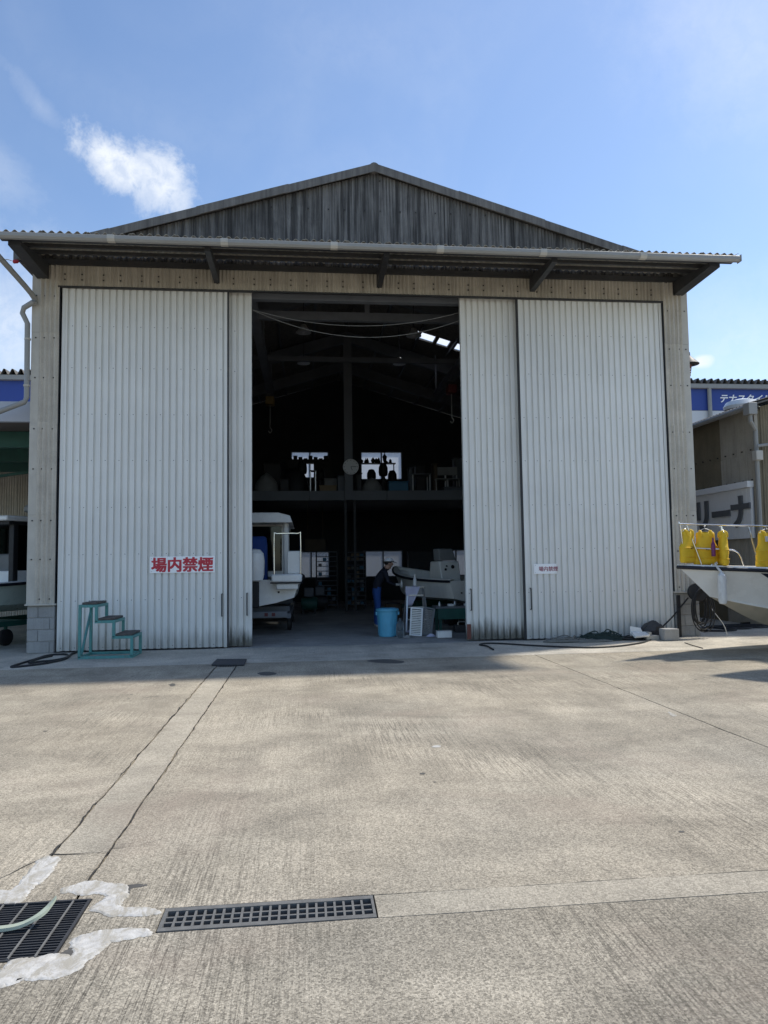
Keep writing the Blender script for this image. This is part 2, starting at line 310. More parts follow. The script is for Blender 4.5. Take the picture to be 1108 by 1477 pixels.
# ------------------------------------------------------------------ builders
WL = {}
def link(o, parent=None, loc=None):
    COL.objects.link(o)
    base = WL[parent] if parent else V((0, 0, 0))
    loc = V(loc) if loc is not None else base
    o.parent = parent; o.location = loc-base; WL[o] = loc
    return o
def tag(o, label=None, cat=None, group=None, kind=None):
    if label: o['label'] = label
    if cat: o['category'] = cat
    if group: o['group'] = group
    if kind: o['kind'] = kind
    return o
def thing(name, label, cat, loc, group=None, kind=None):
    o = bpy.data.objects.new(name, None); o.empty_display_size = .1
    link(o, None, loc); return tag(o, label, cat, group, kind)
class MB:
    def __init__(s): s.v = []; s.f = []; s.mi = []
    def add(s, vs, fs, mi=0):
        k = len(s.v); s.v += [V(a) for a in vs]; s.f += [tuple(i+k for i in f) for f in fs]; s.mi += [mi]*len(fs); return s
    def box(s, x0, x1, y0, y1, z0, z1, mi=0):
        return s.add([(x0, y0, z0), (x1, y0, z0), (x1, y1, z0), (x0, y1, z0), (x0, y0, z1), (x1, y0, z1), (x1, y1, z1), (x0, y1, z1)],
                     [(3, 2, 1, 0), (4, 5, 6, 7), (0, 1, 5, 4), (1, 2, 6, 5), (2, 3, 7, 6), (3, 0, 4, 7)], mi)
    def bar(s, p, q, w, h, up=(0, 0, 1), mi=0):           # rectangular bar from p to q
        p, q = V(p), V(q); d = (q-p).normalized(); u = V(up)
        if abs(d.dot(u)) > .98: u = V((1, 0, 0)) if abs(d.x) < .9 else V((0, 1, 0))
        r = d.cross(u).normalized(); u = r.cross(d)
        vs = [c+r*a*w/2+u*b*h/2 for c in (p, q) for a, b in ((-1, -1), (1, -1), (1, 1), (-1, 1))]
        return s.add(vs, [(0, 1, 2, 3)[::-1], (4, 5, 6, 7), (0, 1, 5, 4), (1, 2, 6, 5), (2, 3, 7, 6), (3, 0, 4, 7)], mi)
    def tube(s, pts, r, n=8, closed=False, cap=True, mi=0):
        pts = [V(p) for p in pts]; k = len(pts); rings = []
        rr = r if isinstance(r, (list, tuple)) else [r]*k
        t0 = (pts[1]-pts[0]).normalized(); u = t0.orthogonal().normalized()
        for i in range(k):
            a = pts[i-1] if (i or closed) else pts[0]; b = pts[(i+1) % k] if (i < k-1 or closed) else pts[-1]
            t = (b-a).normalized() if (b-a).length > 1e-9 else t0
            u = (u-t*u.dot(t)); u = u.normalized() if u.length > 1e-6 else t.orthogonal().normalized()
            w_ = t.cross(u)
            rings.append([pts[i]+(u*math.cos(j*math.tau/n)+w_*math.sin(j*math.tau/n))*rr[i] for j in range(n)])
        vs = [p for R in rings for p in R]; fs = []
        for i in range(k if closed else k-1):
            for j in range(n):
                a = i*n+j; b = i*n+(j+1) % n; c = ((i+1) % k)*n+(j+1) % n; d = ((i+1) % k)*n+j; fs.append((a, b, c, d))
        if cap and not closed: fs += [tuple(range(n))[::-1], tuple((k-1)*n+j for j in range(n))]
        return s.add(vs, fs, mi)
    def lathe(s, c, prof, n=20, axis=(0, 0, 1), mi=0):     # prof: (radius, height along axis)
        c = V(c); ax = V(axis).normalized(); u = ax.orthogonal().normalized(); w_ = ax.cross(u); vs = []; fs = []
        for r, h in prof: vs += [c+ax*h+(u*math.cos(j*math.tau/n)+w_*math.sin(j*math.tau/n))*r for j in range(n)]
        for i in range(len(prof)-1):
            for j in range(n): fs.append((i*n+j, i*n+(j+1) % n, (i+1)*n+(j+1) % n, (i+1)*n+j))
        fs += [tuple(range(n))[::-1], tuple((len(prof)-1)*n+j for j in range(n))]
        return s.add(vs, fs, mi)
    def prism(s, poly, off, mi=0):                         # polygon in space swept by a vector
        poly = [V(p) for p in poly]; n = len(poly); off = V(off)
        fs = [tuple(range(n))[::-1], tuple(range(n, 2*n))]+[(i, (i+1) % n, n+(i+1) % n, n+i) for i in range(n)]
        return s.add(poly+[p+off for p in poly], fs, mi)
    def grid(s, rows, close=False, mi=0):                  # rows of points
        n = len(rows[0]); fs = []
        for i in range(len(rows)-1):
            for j in range(n if close else n-1): fs.append((i*n+j, i*n+(j+1) % n, (i+1)*n+(j+1) % n, (i+1)*n+j))
        return s.add([p for r in rows for p in r], fs, mi)
    def corr(s, o, u, L, v, a, b, nrm, period, amp, seg=6, thick=0.0, kind='sin', nv=1, phase=0.0, mi=0):
        # corrugated sheet: waves along u, sheet runs along v from a(s) to b(s)
        o, u, v, nrm = V(o), V(u), V(v), V(nrm)
        if kind == 'sin':
            n = max(2, int(round(L/period*seg))); prof = [(L*i/n, amp*.5*(1+math.sin(phase+math.tau*L*i/n/period))) for i in range(n+1)]
        else:
            prof = []; x = 0.0
            while x < L-1e-6:
                for q, hgt in ((0, 1), (.64, 1), (.69, 0), (.95, 0)):
                    if x+q*period < L: prof.append((x+q*period, amp*hgt))
                x += period
            prof.append((L, amp))
        fa = a if callable(a) else (lambda t: a); fb = b if callable(b) else (lambda t: b)
        rows = [[o+u*t+nrm*h+v*(fa(t)+(fb(t)-fa(t))*k/nv) for t, h in prof] for k in range(nv+1)]
        s.grid(rows, mi=mi)
        if thick:
            r2 = [[p-nrm*thick for p in r] for r in rows]; s.grid([r[::-1] for r in r2], mi=mi)
            s.grid([r2[0], rows[0]], mi=mi); s.grid([rows[-1], r2[-1]], mi=mi)
            s.grid([[r[0] for r in rows], [r[0] for r in r2]], mi=mi); s.grid([[r[-1] for r in r2], [r[-1] for r in rows]], mi=mi)
        return s
    def mesh(s, name, mats, off=V((0, 0, 0)), angle=32):
        me = bpy.data.meshes.new(name); me.from_pydata([p-off for p in s.v], [], s.f)
        for q in (mats if isinstance(mats, (list, tuple)) else [mats]): me.materials.append(MT[q])
        for p, i in zip(me.polygons, s.mi): p.material_index = i; p.use_smooth = True
        me.update(); me.set_sharp_from_angle(angle=math.radians(angle)); return me
    def build(s, name, mats, parent=None, loc=None, bevel=0, angle=32, kind=None):
        base = V(loc) if loc is not None else (WL[parent] if parent else V((0, 0, 0)))
        o = bpy.data.objects.new(name, s.mesh(name, mats, base, angle)); link(o, parent, base)
        if bevel:
            b = o.modifiers.new('bevel', 'BEVEL'); b.width = bevel; b.segments = 2; b.limit_method = 'ANGLE'; b.angle_limit = math.radians(40)
        if kind: o['kind'] = kind
        return o
def inst(me, name, parent, loc, rotz=0):
    o = bpy.data.objects.new(name, me); link(o, parent, loc); o.rotation_euler.z = rotz; return o
def one(name, mb, mats, label, cat, loc, group=None, bevel=0, angle=32):   # a thing that is one mesh
    return tag(mb.build(name, mats, None, loc, bevel, angle), label, cat, group)
def spline(pts, n=8, closed=False):
    pts = [V(p) for p in pts]; k = len(pts); res = []
    for i in range(k if closed else k-1):
        if closed: p0, p1, p2, p3 = pts[i-1], pts[i], pts[(i+1) % k], pts[(i+2) % k]
        else: p0, p1, p2, p3 = pts[max(i-1, 0)], pts[i], pts[i+1], pts[min(i+2, k-1)]
        for j in range(n):
            t = j/n; res.append(.5*((2*p1)+(p2-p0)*t+(2*p0-5*p1+4*p2-p3)*t*t+(3*p1-p0-3*p2+p3)*t**3))
    if not closed: res.append(pts[-1])
    return res
def text_mb(txt, size, mats_offset=.0, shear=0, extrude=.004, space=1.0):
    c = bpy.data.curves.new('lettering', 'FONT'); c.body = txt; c.size = size; c.extrude = extrude; c.offset = mats_offset; c.shear = shear
    c.space_character = space; c.align_x = 'CENTER'; c.align_y = 'CENTER'; c.resolution_u = 4
    o = bpy.data.objects.new('lettering', c); COL.objects.link(o); bpy.context.view_layer.update()
    me = bpy.data.meshes.new_from_object(o.evaluated_get(bpy.context.evaluated_depsgraph_get()))
    mb = MB(); mb.add([v.co.copy() for v in me.vertices], [tuple(p.vertices) for p in me.polygons])
    bpy.data.objects.remove(o); bpy.data.curves.remove(c); bpy.data.meshes.remove(me)
    return mb
def xf(mb, M_):
    mb.v = [M_ @ p for p in mb.v]; return mb
# ------------------------------------------------------------------ ground
g = MB(); g.add([(-1500, -1500, -.3), (1500, -1500, -.3), (1500, 1500, -.3), (-1500, 1500, -.3)], [(0, 1, 2, 3)])
ground = tag(g.build('ground', 'earth', None, (0, 0, -.3)), 'pale concrete yard in front of the boat shed', kind='structure')
def wig(x, y, amp): return amp*(mnoise.noise(V((x*1.7, y*1.7, 3.1)))+.6*mnoise.noise(V((x*7.3, y*7.3, 9.2)))+.35*mnoise.noise(V((x*23, y*23, 1.7))))
def slab(name, poly, mat, amp=.012, top=0.0, step=.07, label=None, parent=ground):
    pts = []; k = len(poly)
    for i in range(k):
        a, b = V((*poly[i], 0)), V((*poly[(i+1) % k], 0)); L = (b-a).length
        near = max(abs(a.x), abs(b.x)) < 12 and max(abs(a.y), abs(b.y)) < 16
        n = max(1, int(L/step)) if near else (max(1, int(L/.4)) if L < 60 else 1)
        d = (b-a).normalized(); nn = V((-d.y, d.x, 0)); vert = abs(d.y) > .5
        for j in range(n):
            p = a.lerp(b, j/n)
            e = wig(0 if vert else p.x, p.y if vert else 0, amp) if j else 0
            p += V((abs(nn.x), abs(nn.y), 0))*e; pts.append(p+V((0, 0, top)))
    mb = MB(); n = len(pts)
    mb.add(pts+[p-V((0, 0, .3+top-.004)) for p in pts], [tuple(range(n))[::-1] if sum(a.x*b.y-b.x*a.y for a, b in zip(pts, pts[1:]+pts[:1])) < 0 else tuple(range(n))]+[(i, n+i, n+(i+1) % n, (i+1) % n) for i in range(n)])
    o = mb.build(name, mat, parent)
    if label: o['label'] = label
    return o
g_ = .007
slab('apron', [(-30, -2.05+g_), (40, -2.05+g_), (40, 0), (-30, 0)], 'apron', .01)
slab('floor_slab', [(-4.86, .004), (7.56, .004), (7.56, 16), (-4.86, 16)], 'floor', .002, -.006)
slab('side_slab', [(-30, .006), (-4.9, .006), (-4.9, 60), (-30, 60)], 'apron', .0)
slab('side_slab', [(7.6, .006), (40, .006), (40, 60), (7.6, 60)], 'apron', .0)
slab('concrete_slab', [(-30, -9.93), (-1.33-.011, -9.93), (-1.33-.011, -2.05-g_), (-30, -2.05-g_)], 'yard', .011)
slab('concrete_slab', [(-30, -10.29), (-1.80, -10.29), (-1.80, -9.934), (-30, -9.934)], 'yard', .004)
slab('drain_strip', [(-1.33+.003, -9.38), (-1.05-.003, -9.38), (-1.05-.003, -2.42), (-1.33+.003, -2.42)], 'strip', .011, label='smoother pale concrete strip over the buried drain')
slab('drain_strip', [(-1.33+.003, -9.93), (-1.05-.004, -9.93), (-1.05-.004, -9.384), (-1.33+.003, -9.384)], 'yard', .011)
slab('concrete_slab', [(-1.05+.011, -9.936), (-.972, -9.936), (-.972, -10.075), (3.62-.007, -10.075), (3.62-.007, -2.05-g_), (-1.05+.011, -2.05-g_)], 'yard', .011)
slab('concrete_slab', [(3.62+.007, -10.075), (40, -10.075), (40, -2.05-g_), (3.62+.007, -2.05-g_)], 'yard', .006)
slab('drain_strip', [(.295, -10.287), (40, -10.287), (40, -10.08), (.295, -10.08)], 'strip', .005, label='smoother pale concrete strip beyond the drain grate')
slab('concrete_slab', [(-.972, -10.29), (-.628, -10.29), (-.628, -10.08), (-.972, -10.08)], 'front', .006)
slab('concrete_slab', [(-30, -40), (40, -40), (40, -10.293), (-.972, -10.293), (-.972, -10.445), (-1.80, -10.445), (-1.80, -10.293), (-30, -10.293)], 'front', .005)
pb = MB(); pb.box(-2.0, .4, -10.6, -9.8, -.32, -.29); pb.build('drain_pit', 'pit', ground)
# mortar smeared round the drains, traced on the yard
def patch(name, px, mat, z=.0015, h=.0035, label=None):
    pts = [GX(x, y) for x, y in px]; pts = spline(pts, 10, True)
    pts = [p+V((wig(p.x*9, p.y*9, .017), wig(p.y*9+4, p.x*9, .017), 0)) for p in pts]
    c = sum((p for p in pts), V())/len(pts); n = len(pts)
    top = [V((p.x, p.y, z+h)) for p in pts]; area0 = sum(a.x*b.y-b.x*a.y for a, b in zip(pts, pts[1:]+pts[:1])); bot = []
    for i, p in enumerate(pts):
        d = pts[(i+1) % n]-pts[i-1]; nn = V((d.y, -d.x, 0)).normalized()*(1 if area0 > 0 else -1); bot.append(V((p.x, p.y, 0))+nn*(.004+.006*(h > .003))+V((0, 0, .001)))
    area = sum(a.x*b.y-b.x*a.y for a, b in zip(top, top[1:]+top[:1]))
    mb = MB(); mb.add(top+bot, [tuple(range(n)) if area > 0 else tuple(range(n))[::-1]]+[(i, n+i, n+(i+1) % n, (i+1) % n) for i in range(n)])
    o = mb.build(name, mat, ground)
    if label: o['label'] = label
patch('mortar_patch', [(70, 1236), (81, 1240), (78, 1252), (66, 1266), (46, 1280), (37, 1290), (27, 1303), (12, 1303), (-6, 1300), (-12, 1286), (20, 1284), (34, 1268), (50, 1250), (58, 1240)], 'mortar', label='white mortar smear above the square grating')
patch('mortar_patch', [(90, 1284), (112, 1275), (135, 1272), (160, 1276), (180, 1278), (182, 1290), (178, 1300), (172, 1308), (190, 1311), (222, 1311), (230, 1317), (205, 1320), (165, 1321), (145, 1317), (133, 1310), (146, 1302), (156, 1294), (150, 1289), (115, 1290)], 'mortar', label='white mortar smear shaped like a step')
patch('mortar_patch', [(102, 1358), (128, 1347), (150, 1343), (185, 1340), (215, 1344), (208, 1351), (175, 1355), (150, 1365), (128, 1382), (108, 1400), (80, 1411), (35, 1412), (18, 1420), (-6, 1423), (-4, 1408), (14, 1392), (20, 1386), (60, 1381), (86, 1378), (104, 1380), (108, 1372)], 'mortar', label='long white mortar smear below the square grating')
patch('damp_patch', [(183, 1278), (200, 1276), (213, 1277), (200, 1280), (190, 1282), (183, 1292), (179, 1290)], 'damp', .0015, .001)
patch('damp_patch', [(88, 1376), (100, 1369), (107, 1370), (103, 1378), (94, 1381)], 'damp', .0015, .001)
patch('damp_patch', [(372, 971), (385, 969), (398, 971), (392, 974), (378, 974)], 'damp', .0015, .001)
patch('damp_patch', [(244, 988), (250, 986), (253, 988), (249, 990)], 'damp', .0015, .001)
patch('damp_patch', [(530, 953), (555, 951), (582, 954), (575, 957), (545, 956)], 'damp', .0015, .001)
patch('paint_mark', [(963, 1027), (972, 1030), (977, 1033), (970, 1033)], 'mortar', .002, .001)
patch('paint_mark', [(625, 1076), (633, 1075), (634, 1078), (627, 1078)], 'mortar', .002, .001)

# jagged cracks beside the strip and oil drips
def crack(pts, w0, seed):
    rows_ = [[], []]; n_ = int(max(2, (V(pts[-1])-V(pts[0])).length/.05)); sp_ = []
    for a_, b_ in zip(pts, pts[1:]):
        k_ = max(2, int((V(b_)-V(a_)).length/.045)); sp_ += [V(a_).lerp(V(b_), j_/k_) for j_ in range(k_)]
    sp_.append(V(pts[-1]))
    for i_, p_ in enumerate(sp_):
        d_ = (sp_[min(i_+1, len(sp_)-1)]-sp_[max(i_-1, 0)]).normalized(); nn_ = V((-d_.y, d_.x, 0))
        p_ = p_+nn_*(wig(p_.x*2+seed, p_.y*2, .016)); w_ = w0*max(.12, .55+1.1*mnoise.noise(V((p_.x*5, p_.y*5, seed))))
        rows_[0].append(p_+nn_*w_+V((0, 0, .0025))); rows_[1].append(p_-nn_*w_+V((0, 0, .0025)))
    MB().grid(rows_[::-1]).build('crack', 'joint', ground)
crack([(-1.345, -2.5, 0), (-1.338, -6.0, 0), (-1.335, -9.9, 0)], .0065, 1.0); crack([(-1.038, -2.5, 0), (-1.045, -9.9, 0)], .006, 5.0)
crack([(-1.04, -9.35, 0), (-.93, -9.33, 0), (-.8, -9.24, 0)], .004, 9.0); crack([(-1.33, -9.38, 0), (-1.05, -9.4, 0)], .005, 2.0)
crack([(-1.36, -9.4, 0), (-1.5, -9.7, 0), (-1.85, -9.95, 0)], .005, 3.3); crack([(-4.6, -3.4, 0), (-3.2, -3.6, 0), (-1.4, -3.55, 0)], .003, 4.0)
random.seed(21)
for i_ in range(16):
    x_, y_ = random.uniform(-3.5, 5.5), random.uniform(-9.8, -2.6); r_ = random.choice((.008, .010, .013, .018)); o3 = [V((x_+r_*(1+.6*mnoise.noise(V((math.cos(a_)*2, math.sin(a_)*2, i_))))*math.cos(a_)*1.2, y_+r_*math.sin(a_)*(1+.5*mnoise.noise(V((math.sin(a_)*2, i_, 1)))), .002)) for a_ in [j_*math.tau/12 for j_ in range(12)]]
    MB().add(o3, [tuple(range(12))]).build('oil_spot', 'damp', ground)

# ------------------------------------------------------------------ boat shed
XL, XR, XC, ZR, SL = -4.90, 7.60, 1.35, 9.06, .299
def roofz(x): return ZR-SL*abs(x-XC)
shed = thing('boat_shed', 'large corrugated boat shed with open white sliding doors', 'shed', (XC, 0, 0))
ZD = 6.63
bk = MB()
bk.box(XL, -4.43, .004, .04, .86, 7.1); bk.box(7.10, XR, .004, .04, .86, 7.1); bk.box(XL, XR, .004, .03, ZD+.02, 7.1)
bk.prism([(XL, .004, 7.1), (XR, .004, 7.1), (XR, .004, roofz(XR)-.06), (XC, .004, ZR-.06), (XL, .004, roofz(XL)-.06)], (0, .05, 0))
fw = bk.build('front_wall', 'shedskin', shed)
rows = [.86]+[PX(60, y, 1, 0).z for y in (743, 611, 480)]+[7.1]
boltmb = MB()
def bolt(x, z, y=-.03): boltmb.box(x-.011, x+.011, y-.012, y+.004, z-.011, z+.011)
for x0, x1 in ((XL+.13, -4.43), (7.10, XR-.13)):
    for i in range(4):
        s_ = MB().corr((x0, -.004-.007*(i % 2)-.002*i, 0), (1, 0, 0), x1-x0, (0, 0, 1), rows[i], rows[i+1]+.03*(i < 3), (0, -1, 0), .086, .036, 8)
        s_.build('wall_sheet', 'slate', fw)
        for z in ((rows[i]+rows[i+1])/2, rows[i+1]-.1) if i else (rows[i]+.09, (rows[i]+rows[i+1])/2, rows[i+1]-.1):
            for x in (x0+.09, x1-.08): bolt(x, z)
for x0, x1, sg in ((XL, XL+.135, 1), (XR-.135, XR, -1)):
    for i in range(4):
        yy = -.022-.005*(i % 2)
        t_ = MB().box(x0, x1, yy-.004, yy, rows[i]+.004, rows[i+1]+.002)
        xo = x0 if sg > 0 else x1
        t_.box(min(xo, xo-.006*sg), max(xo, xo-.006*sg), yy-.004, .13, rows[i]+.004, rows[i+1]+.002)
        t_.build('corner_trim', 'trim', fw)
        for z in ((rows[i]+rows[i+1])/2, rows[i+1]-.1): bolt(x0+.07, z, -.026)
n = 17; L = (7.12+4.46)/n
for i in range(n):
    x0 = -4.46+i*L
    MB().corr((x0, -.004-.004*(i % 2), 0), (1, 0, 0), L+.02, (0, 0, 1), ZD, 7.1, (0, -1, 0), .072, .026, 8).build('wall_sheet', 'lintel', fw)
    for dx in (.12, .42):
        for z in (6.74, 6.84): bolt(x0+dx, z)
MB().box(-4.46, 7.12, -.03, .03, ZD-.03, ZD-.004).build('door_head_flashing', 'darksteel', fw)
n = 18; L = (XR-XL-.1)/n
for i in range(n):
    x0 = XL+.05+i*L
    f1 = lambda t, x0=x0: roofz(x0+t)-.05
    sh_ = MB().corr((x0, -.006-.005*(i % 2), 0), (1, 0, 0), L+.03 if i < n-1 else L, (0, 0, 1), 7.05, f1, (0, -1, 0), .0635, .019, 8, nv=2)
    sh_.build('gable_sheet', 'gable', fw)
    for k in (0.1, .45):
        for z in (7.62, 8.25, 8.85):
            if z < roofz(x0+k*L*1.6)-.15: bolt(x0+k*L*1.6, z, -.03)
boltmb.build('bolts', 'bolt', fw, kind='stuff')
# block plinths at both front corners
blk = {}
def block(wd):
    k = round(wd, 3)
    if k not in blk:
        b = MB().box(-wd/2, wd/2, 0, .185, 0, .195)
        bm = bmesh.new(); me = b.mesh('concrete_block', 'block'); bm.from_mesh(me); bmesh.ops.bevel(bm, geom=bm.edges[:], offset=.006, segments=1, affect='EDGES'); bm.to_mesh(me); bm.free(); blk[k] = me
    return blk[k]
for x0, x1 in ((XL, -4.43), (7.10, XR)):
    pl = MB().box(x0+.012, x1-.012, .012, .17, 0, .84); pl = pl.build('plinth', 'block', shed)
    for r in range(4):
        z = .004+r*.207
        cuts = [x0, x0+.39, x1] if r % 2 == 0 else [x0, x0+.19, x1]
        cuts = [c for c in cuts if c <= x1]
        for a, b in zip(cuts, cuts[1:]):
            if b-a < .06: continue
            inst(block(b-a-.01), 'concrete_block', pl, ((a+b)/2, -.004, z))
    MB().box(x0-.02, x1+.02, -.07, .12, .838, .866).build('sill', 'trim', shed, bevel=.004)
# sliding doors
def sdoor(x0, x1, y, mat, lead, label, plate=False):
    d = MB().corr((x0, y, 0), (1, 0, 0), x1-x0, (0, 0, 1), .025, 6.72, (0, -1, 0), .121, .038, kind='trap', thick=.003, nv=3)
    o = d.build('sliding_door', mat, shed, (x0, y, 0)); o['label'] = label
    fr = MB()
    for xx in (x0, x1): fr.box(xx-.012, xx+.038 if xx == x0 else xx+.012, y-.052, y+.05, .02, 6.72) if xx == x0 else fr.box(xx-.038, xx+.012, y-.052, y+.05, .02, 6.72)
    for z in (.05, 1.7, 3.4, 5.1, 6.66): fr.box(x0+.04, x1-.04, y+.006, y+.05, z, z+.05)
    fr.build('door_frame', mat, o)
    fx = MB(); xx = x0+.05; kk = 0
    while xx < x1-.08:
        for z in (.075, .9, 1.725, 2.57, 3.425, 4.27, 5.125, 5.9):
            if (kk+int(z*3)) % 2 == 0: fx.box(xx-.006, xx+.006, y-.041, y-.0375, z-.006, z+.006)
        xx += .121; kk += 1
    fx.build('fasteners', 'bolt', o, kind='stuff')
    hx = x1-.075 if lead > 0 else x0+.075
    if y < .1:
        ex = x1+.012 if lead > 0 else x0-.036
        MB().box(ex, ex+.024, y-.035, y+.05, .02, 6.72).build('edge_shadow_strip', 'rubber', o)  # dark strip standing in for the shadow gap between the door leaves
    h = MB(); zz = .78
    h.tube([(hx, y-.04, zz-.2), (hx, y-.09, zz-.2), (hx, y-.09, zz+.2), (hx, y-.04, zz+.2)], .012, 8); h.build('handle', 'darksteel', o)
    if plate: MB().box(x0-.014, x0+.062, y-.07, y-.053, .04, .32).build('bumper_plate', 'rust', o, bevel=.004)
    return o
sdoor(-4.385, -1.45, .075, 'door', 1, 'wide left door leaf carrying the large sign')
sdoor(-3.9, -1.01, .19, 'doordirty', 1, 'left inner door leaf with grimy foot')
sdoor(3.03, 6.0, .19, 'doordirty', -1, 'right inner door leaf with dark edge plate', True)
sdoor(4.16, 7.07, .075, 'door', -1, 'wide right door leaf carrying the small sign')
MB().box(-4.44, 7.1, .06, .13, ZD+.10, ZD+.16).box(-4.44, 7.1, .175, .245, ZD+.10, ZD+.16).build('door_rail', 'darksteel', shed)
MB().box(-4.8, 7.5, .25, .4, ZD-.06, ZD+.3).build('header_beam', 'frame', shed)
# roof with three clear panels in the right slope
RT = MB()
def roofrect(x0, x1, y0, y1):
    RT.prism([(x0, y0, roofz(x0)), (x1, y0, roofz(x1)), (x1, y1, roofz(x1)), (x0, y1, roofz(x0))], (0, 0, .05))
roofrect(XL-.3, XC, -.05, 16.3)
sk = [(3.3, 3.95), (4.05, 4.4), (4.6, 4.85)]; ya, yb = 7.7, 8.35
roofrect(XC, 3.3, -.05, 16.3); roofrect(4.85, XR+.3, -.05, 16.3); roofrect(3.3, 4.85, -.05, ya); roofrect(3.3, 4.85, yb, 16.3); roofrect(3.95, 4.05, ya, yb); roofrect(4.4, 4.6, ya, yb)
roof = RT.build('roof', 'roof', shed, kind=None)
for a, b in sk:
    MB().prism([(a, ya, roofz(a)+.06), (b, ya, roofz(b)+.06), (b, yb, roofz(b)+.06), (a, yb, roofz(a)+.06)], (0, 0, .004)).build('skylight', 'frost', roof)
for sgn in (-1, 1):
    ns = 4; half = (XR-XL)/2+.3
    for i in range(ns):
        a = XC+sgn*half*i/ns; b = XC+sgn*(half*(i+1)/ns+(.06 if i < ns-1 else 0)); lift = .008*(i % 2)+.02
        za, zb = roofz(a), roofz(b)
        prof = lambda x, z: [(x, -.15-.004*(i % 2), z-.10+lift), (x, -.15-.004*(i % 2), z+.06+lift), (x, -.10, z+.085+lift), (x, .12, z+.085+lift), (x, .12, z+.055+lift), (x, -.12, z+.04+lift), (x, -.13, z-.10+lift)]
        MB().prism(prof(a, za), (b-a, 0, zb-za)).build('verge_cap', 'roof', roof)
rc = MB().tube([(XC, -.12, ZR+.02), (XC, 16.3, ZR+.03)], .095, 14); rc.build('ridge_cap', 'roof', roof)
# canopy over the doors
CX0, CX1 = -4.96, 7.79
can = MB().box(CX0+.05, CX1-.05, -.09, -.034, 7.0, 7.10).build('canopy', 'darksteel', shed)
n = 18; L = (CX1-CX0)/n; dv = V((0, -1.47, -.25)); dl = dv.length
for i in range(n):
    MB().corr((CX0+i*L, -.035, 7.18+.006*(i % 2)), (1, 0, 0), L+(.02 if i < n-1 else 0), dv.normalized(), 0, dl, V((0, -.168, .986)).normalized(), .134, .042, 8, thick=.006).build('canopy_sheet', 'canopy', can)
for yy, hh in ((-.50, .06), (-.93, .06), (-1.36, .08)):
    zt = 7.175+yy*.17-.006
    p_ = MB(); p_.box(CX0+.03, CX1-.03, yy-.003, yy+.003, zt-hh, zt); p_.box(CX0+.03, CX1-.03, yy+.003, yy+.05, zt-.006, zt-.001); p_.box(CX0+.03, CX1-.03, yy+.003, yy+.05, zt-hh, zt-hh+.005)
    p_.build('purlin', 'darksteel', can)
for bx in (-4.72, -1.62, 1.42, 4.42, 7.42):
    wd = .05 if -4 < bx < 7 else .1
    MB().prism([(bx-wd, -.036, 6.74), (bx-wd, -.036, 7.03), (bx-wd, -1.35, 6.85), (bx-wd, -1.35, 6.78)], (2*wd, 0, 0)).build('bracket', 'darksteel', can)
# gutter in lengths with joint sleeves
GY, GZ = -1.52, 6.815
def gut(x0, x1, grow=0.0):
    mb = MB(); prof = [(-.06-grow, .08), (-.058-grow, .03), (-.03-grow, -.004-grow), (.03+grow, -.004-grow), (.058+grow, .03), (.06+grow, .08)]
    inn = [(a*.9, b+.008+grow*2) for a, b in prof][::-1]
    mb.prism([(x0, GY+a, GZ+b) for a, b in prof+inn], (x1-x0, 0, 0)); return mb
gl = 7; GLn = (CX1-CX0)/gl
gt = gut(CX0, CX0+GLn-.003).build('gutter', 'gutter', can)
for i in range(1, gl): gut(CX0+GLn*i, CX0+GLn*(i+1)-.003).build('gutter', 'gutter', can)
for i in range(1, gl): gut(CX0+GLn*i-.06, CX0+GLn*i+.06, .005).build('gutter_sleeve', 'trim', can)
for xx in (CX0, CX1): MB().box(xx-.006, xx+.006, GY-.065, GY+.065, GZ-.01, GZ+.11).build('gutter_end', 'gutter', can)
MB().box(CX0-.13, CX0-.008, GY-.08, GY+.08, GZ-.12, GZ+.12).build('gutter_hopper', 'trim', can, bevel=.01)
e0 = V((CX0-.07, GY, GZ-.14)); dp = [e0+V((0, 0, .03)), e0, V((XL+.02, -.16, 6.42)), V((XL+.06, -.10, 6.25))]
MB().tube(spline(dp, 5), .047, 12).build('down_pipe', 'gutter', shed)
q = [V((XL+.04, -.10, 6.28)), V((XL-.12, -.10, 6.17)), V((XL-.15, -.08, 6.08)), V((XL-.07, -.05, 5.9)), V((XL-.065, -.03, 4.55)), V((XL-.1, -.03, 4.47)), V((XL-.7, -.03, 4.22))]
MB().tube(q, .047, 12).build('down_pipe', 'gutter', shed)
for z in (5.6, 4.75): MB().lathe((XL-.066, -.04, z), [(.056, 0), (.056, .03)], 12).build('pipe_clip', 'trim', shed)
# shell behind the front
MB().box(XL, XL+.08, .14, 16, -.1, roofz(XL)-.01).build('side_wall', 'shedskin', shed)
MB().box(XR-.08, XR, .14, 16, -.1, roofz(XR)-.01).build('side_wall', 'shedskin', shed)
BY = 16.0
def wrect(px0, py0, px1, py1):
    a = PX(px0, py0, 1, BY); b = PX(px1, py1, 1, BY); return (a.x, b.x, b.z, a.z)
wins = [(-.55, .95, .92, 2.02), (2.31, 3.94, .92, 2.02), (5.35, 6.95, .92, 2.02), (-.60, .95, 4.97, 6.09), (2.24, 3.98, 4.9, 6.09)]
bw = MB()
xs = sorted({XL+.08, XR-.08}|{a for w_ in wins for a in w_[:2]}); zs = [-.1]+sorted({a for w_ in wins for a in w_[2:]})+[7.0]
for i in range(len(xs)-1):
    for j in range(len(zs)-1):
        cx, cz = (xs[i]+xs[i+1])/2, (zs[j]+zs[j+1])/2
        if not any(a < cx < b and c < cz < d for a, b, c, d in wins): bw.box(xs[i], xs[i+1], BY, BY+.12, zs[j], zs[j+1])
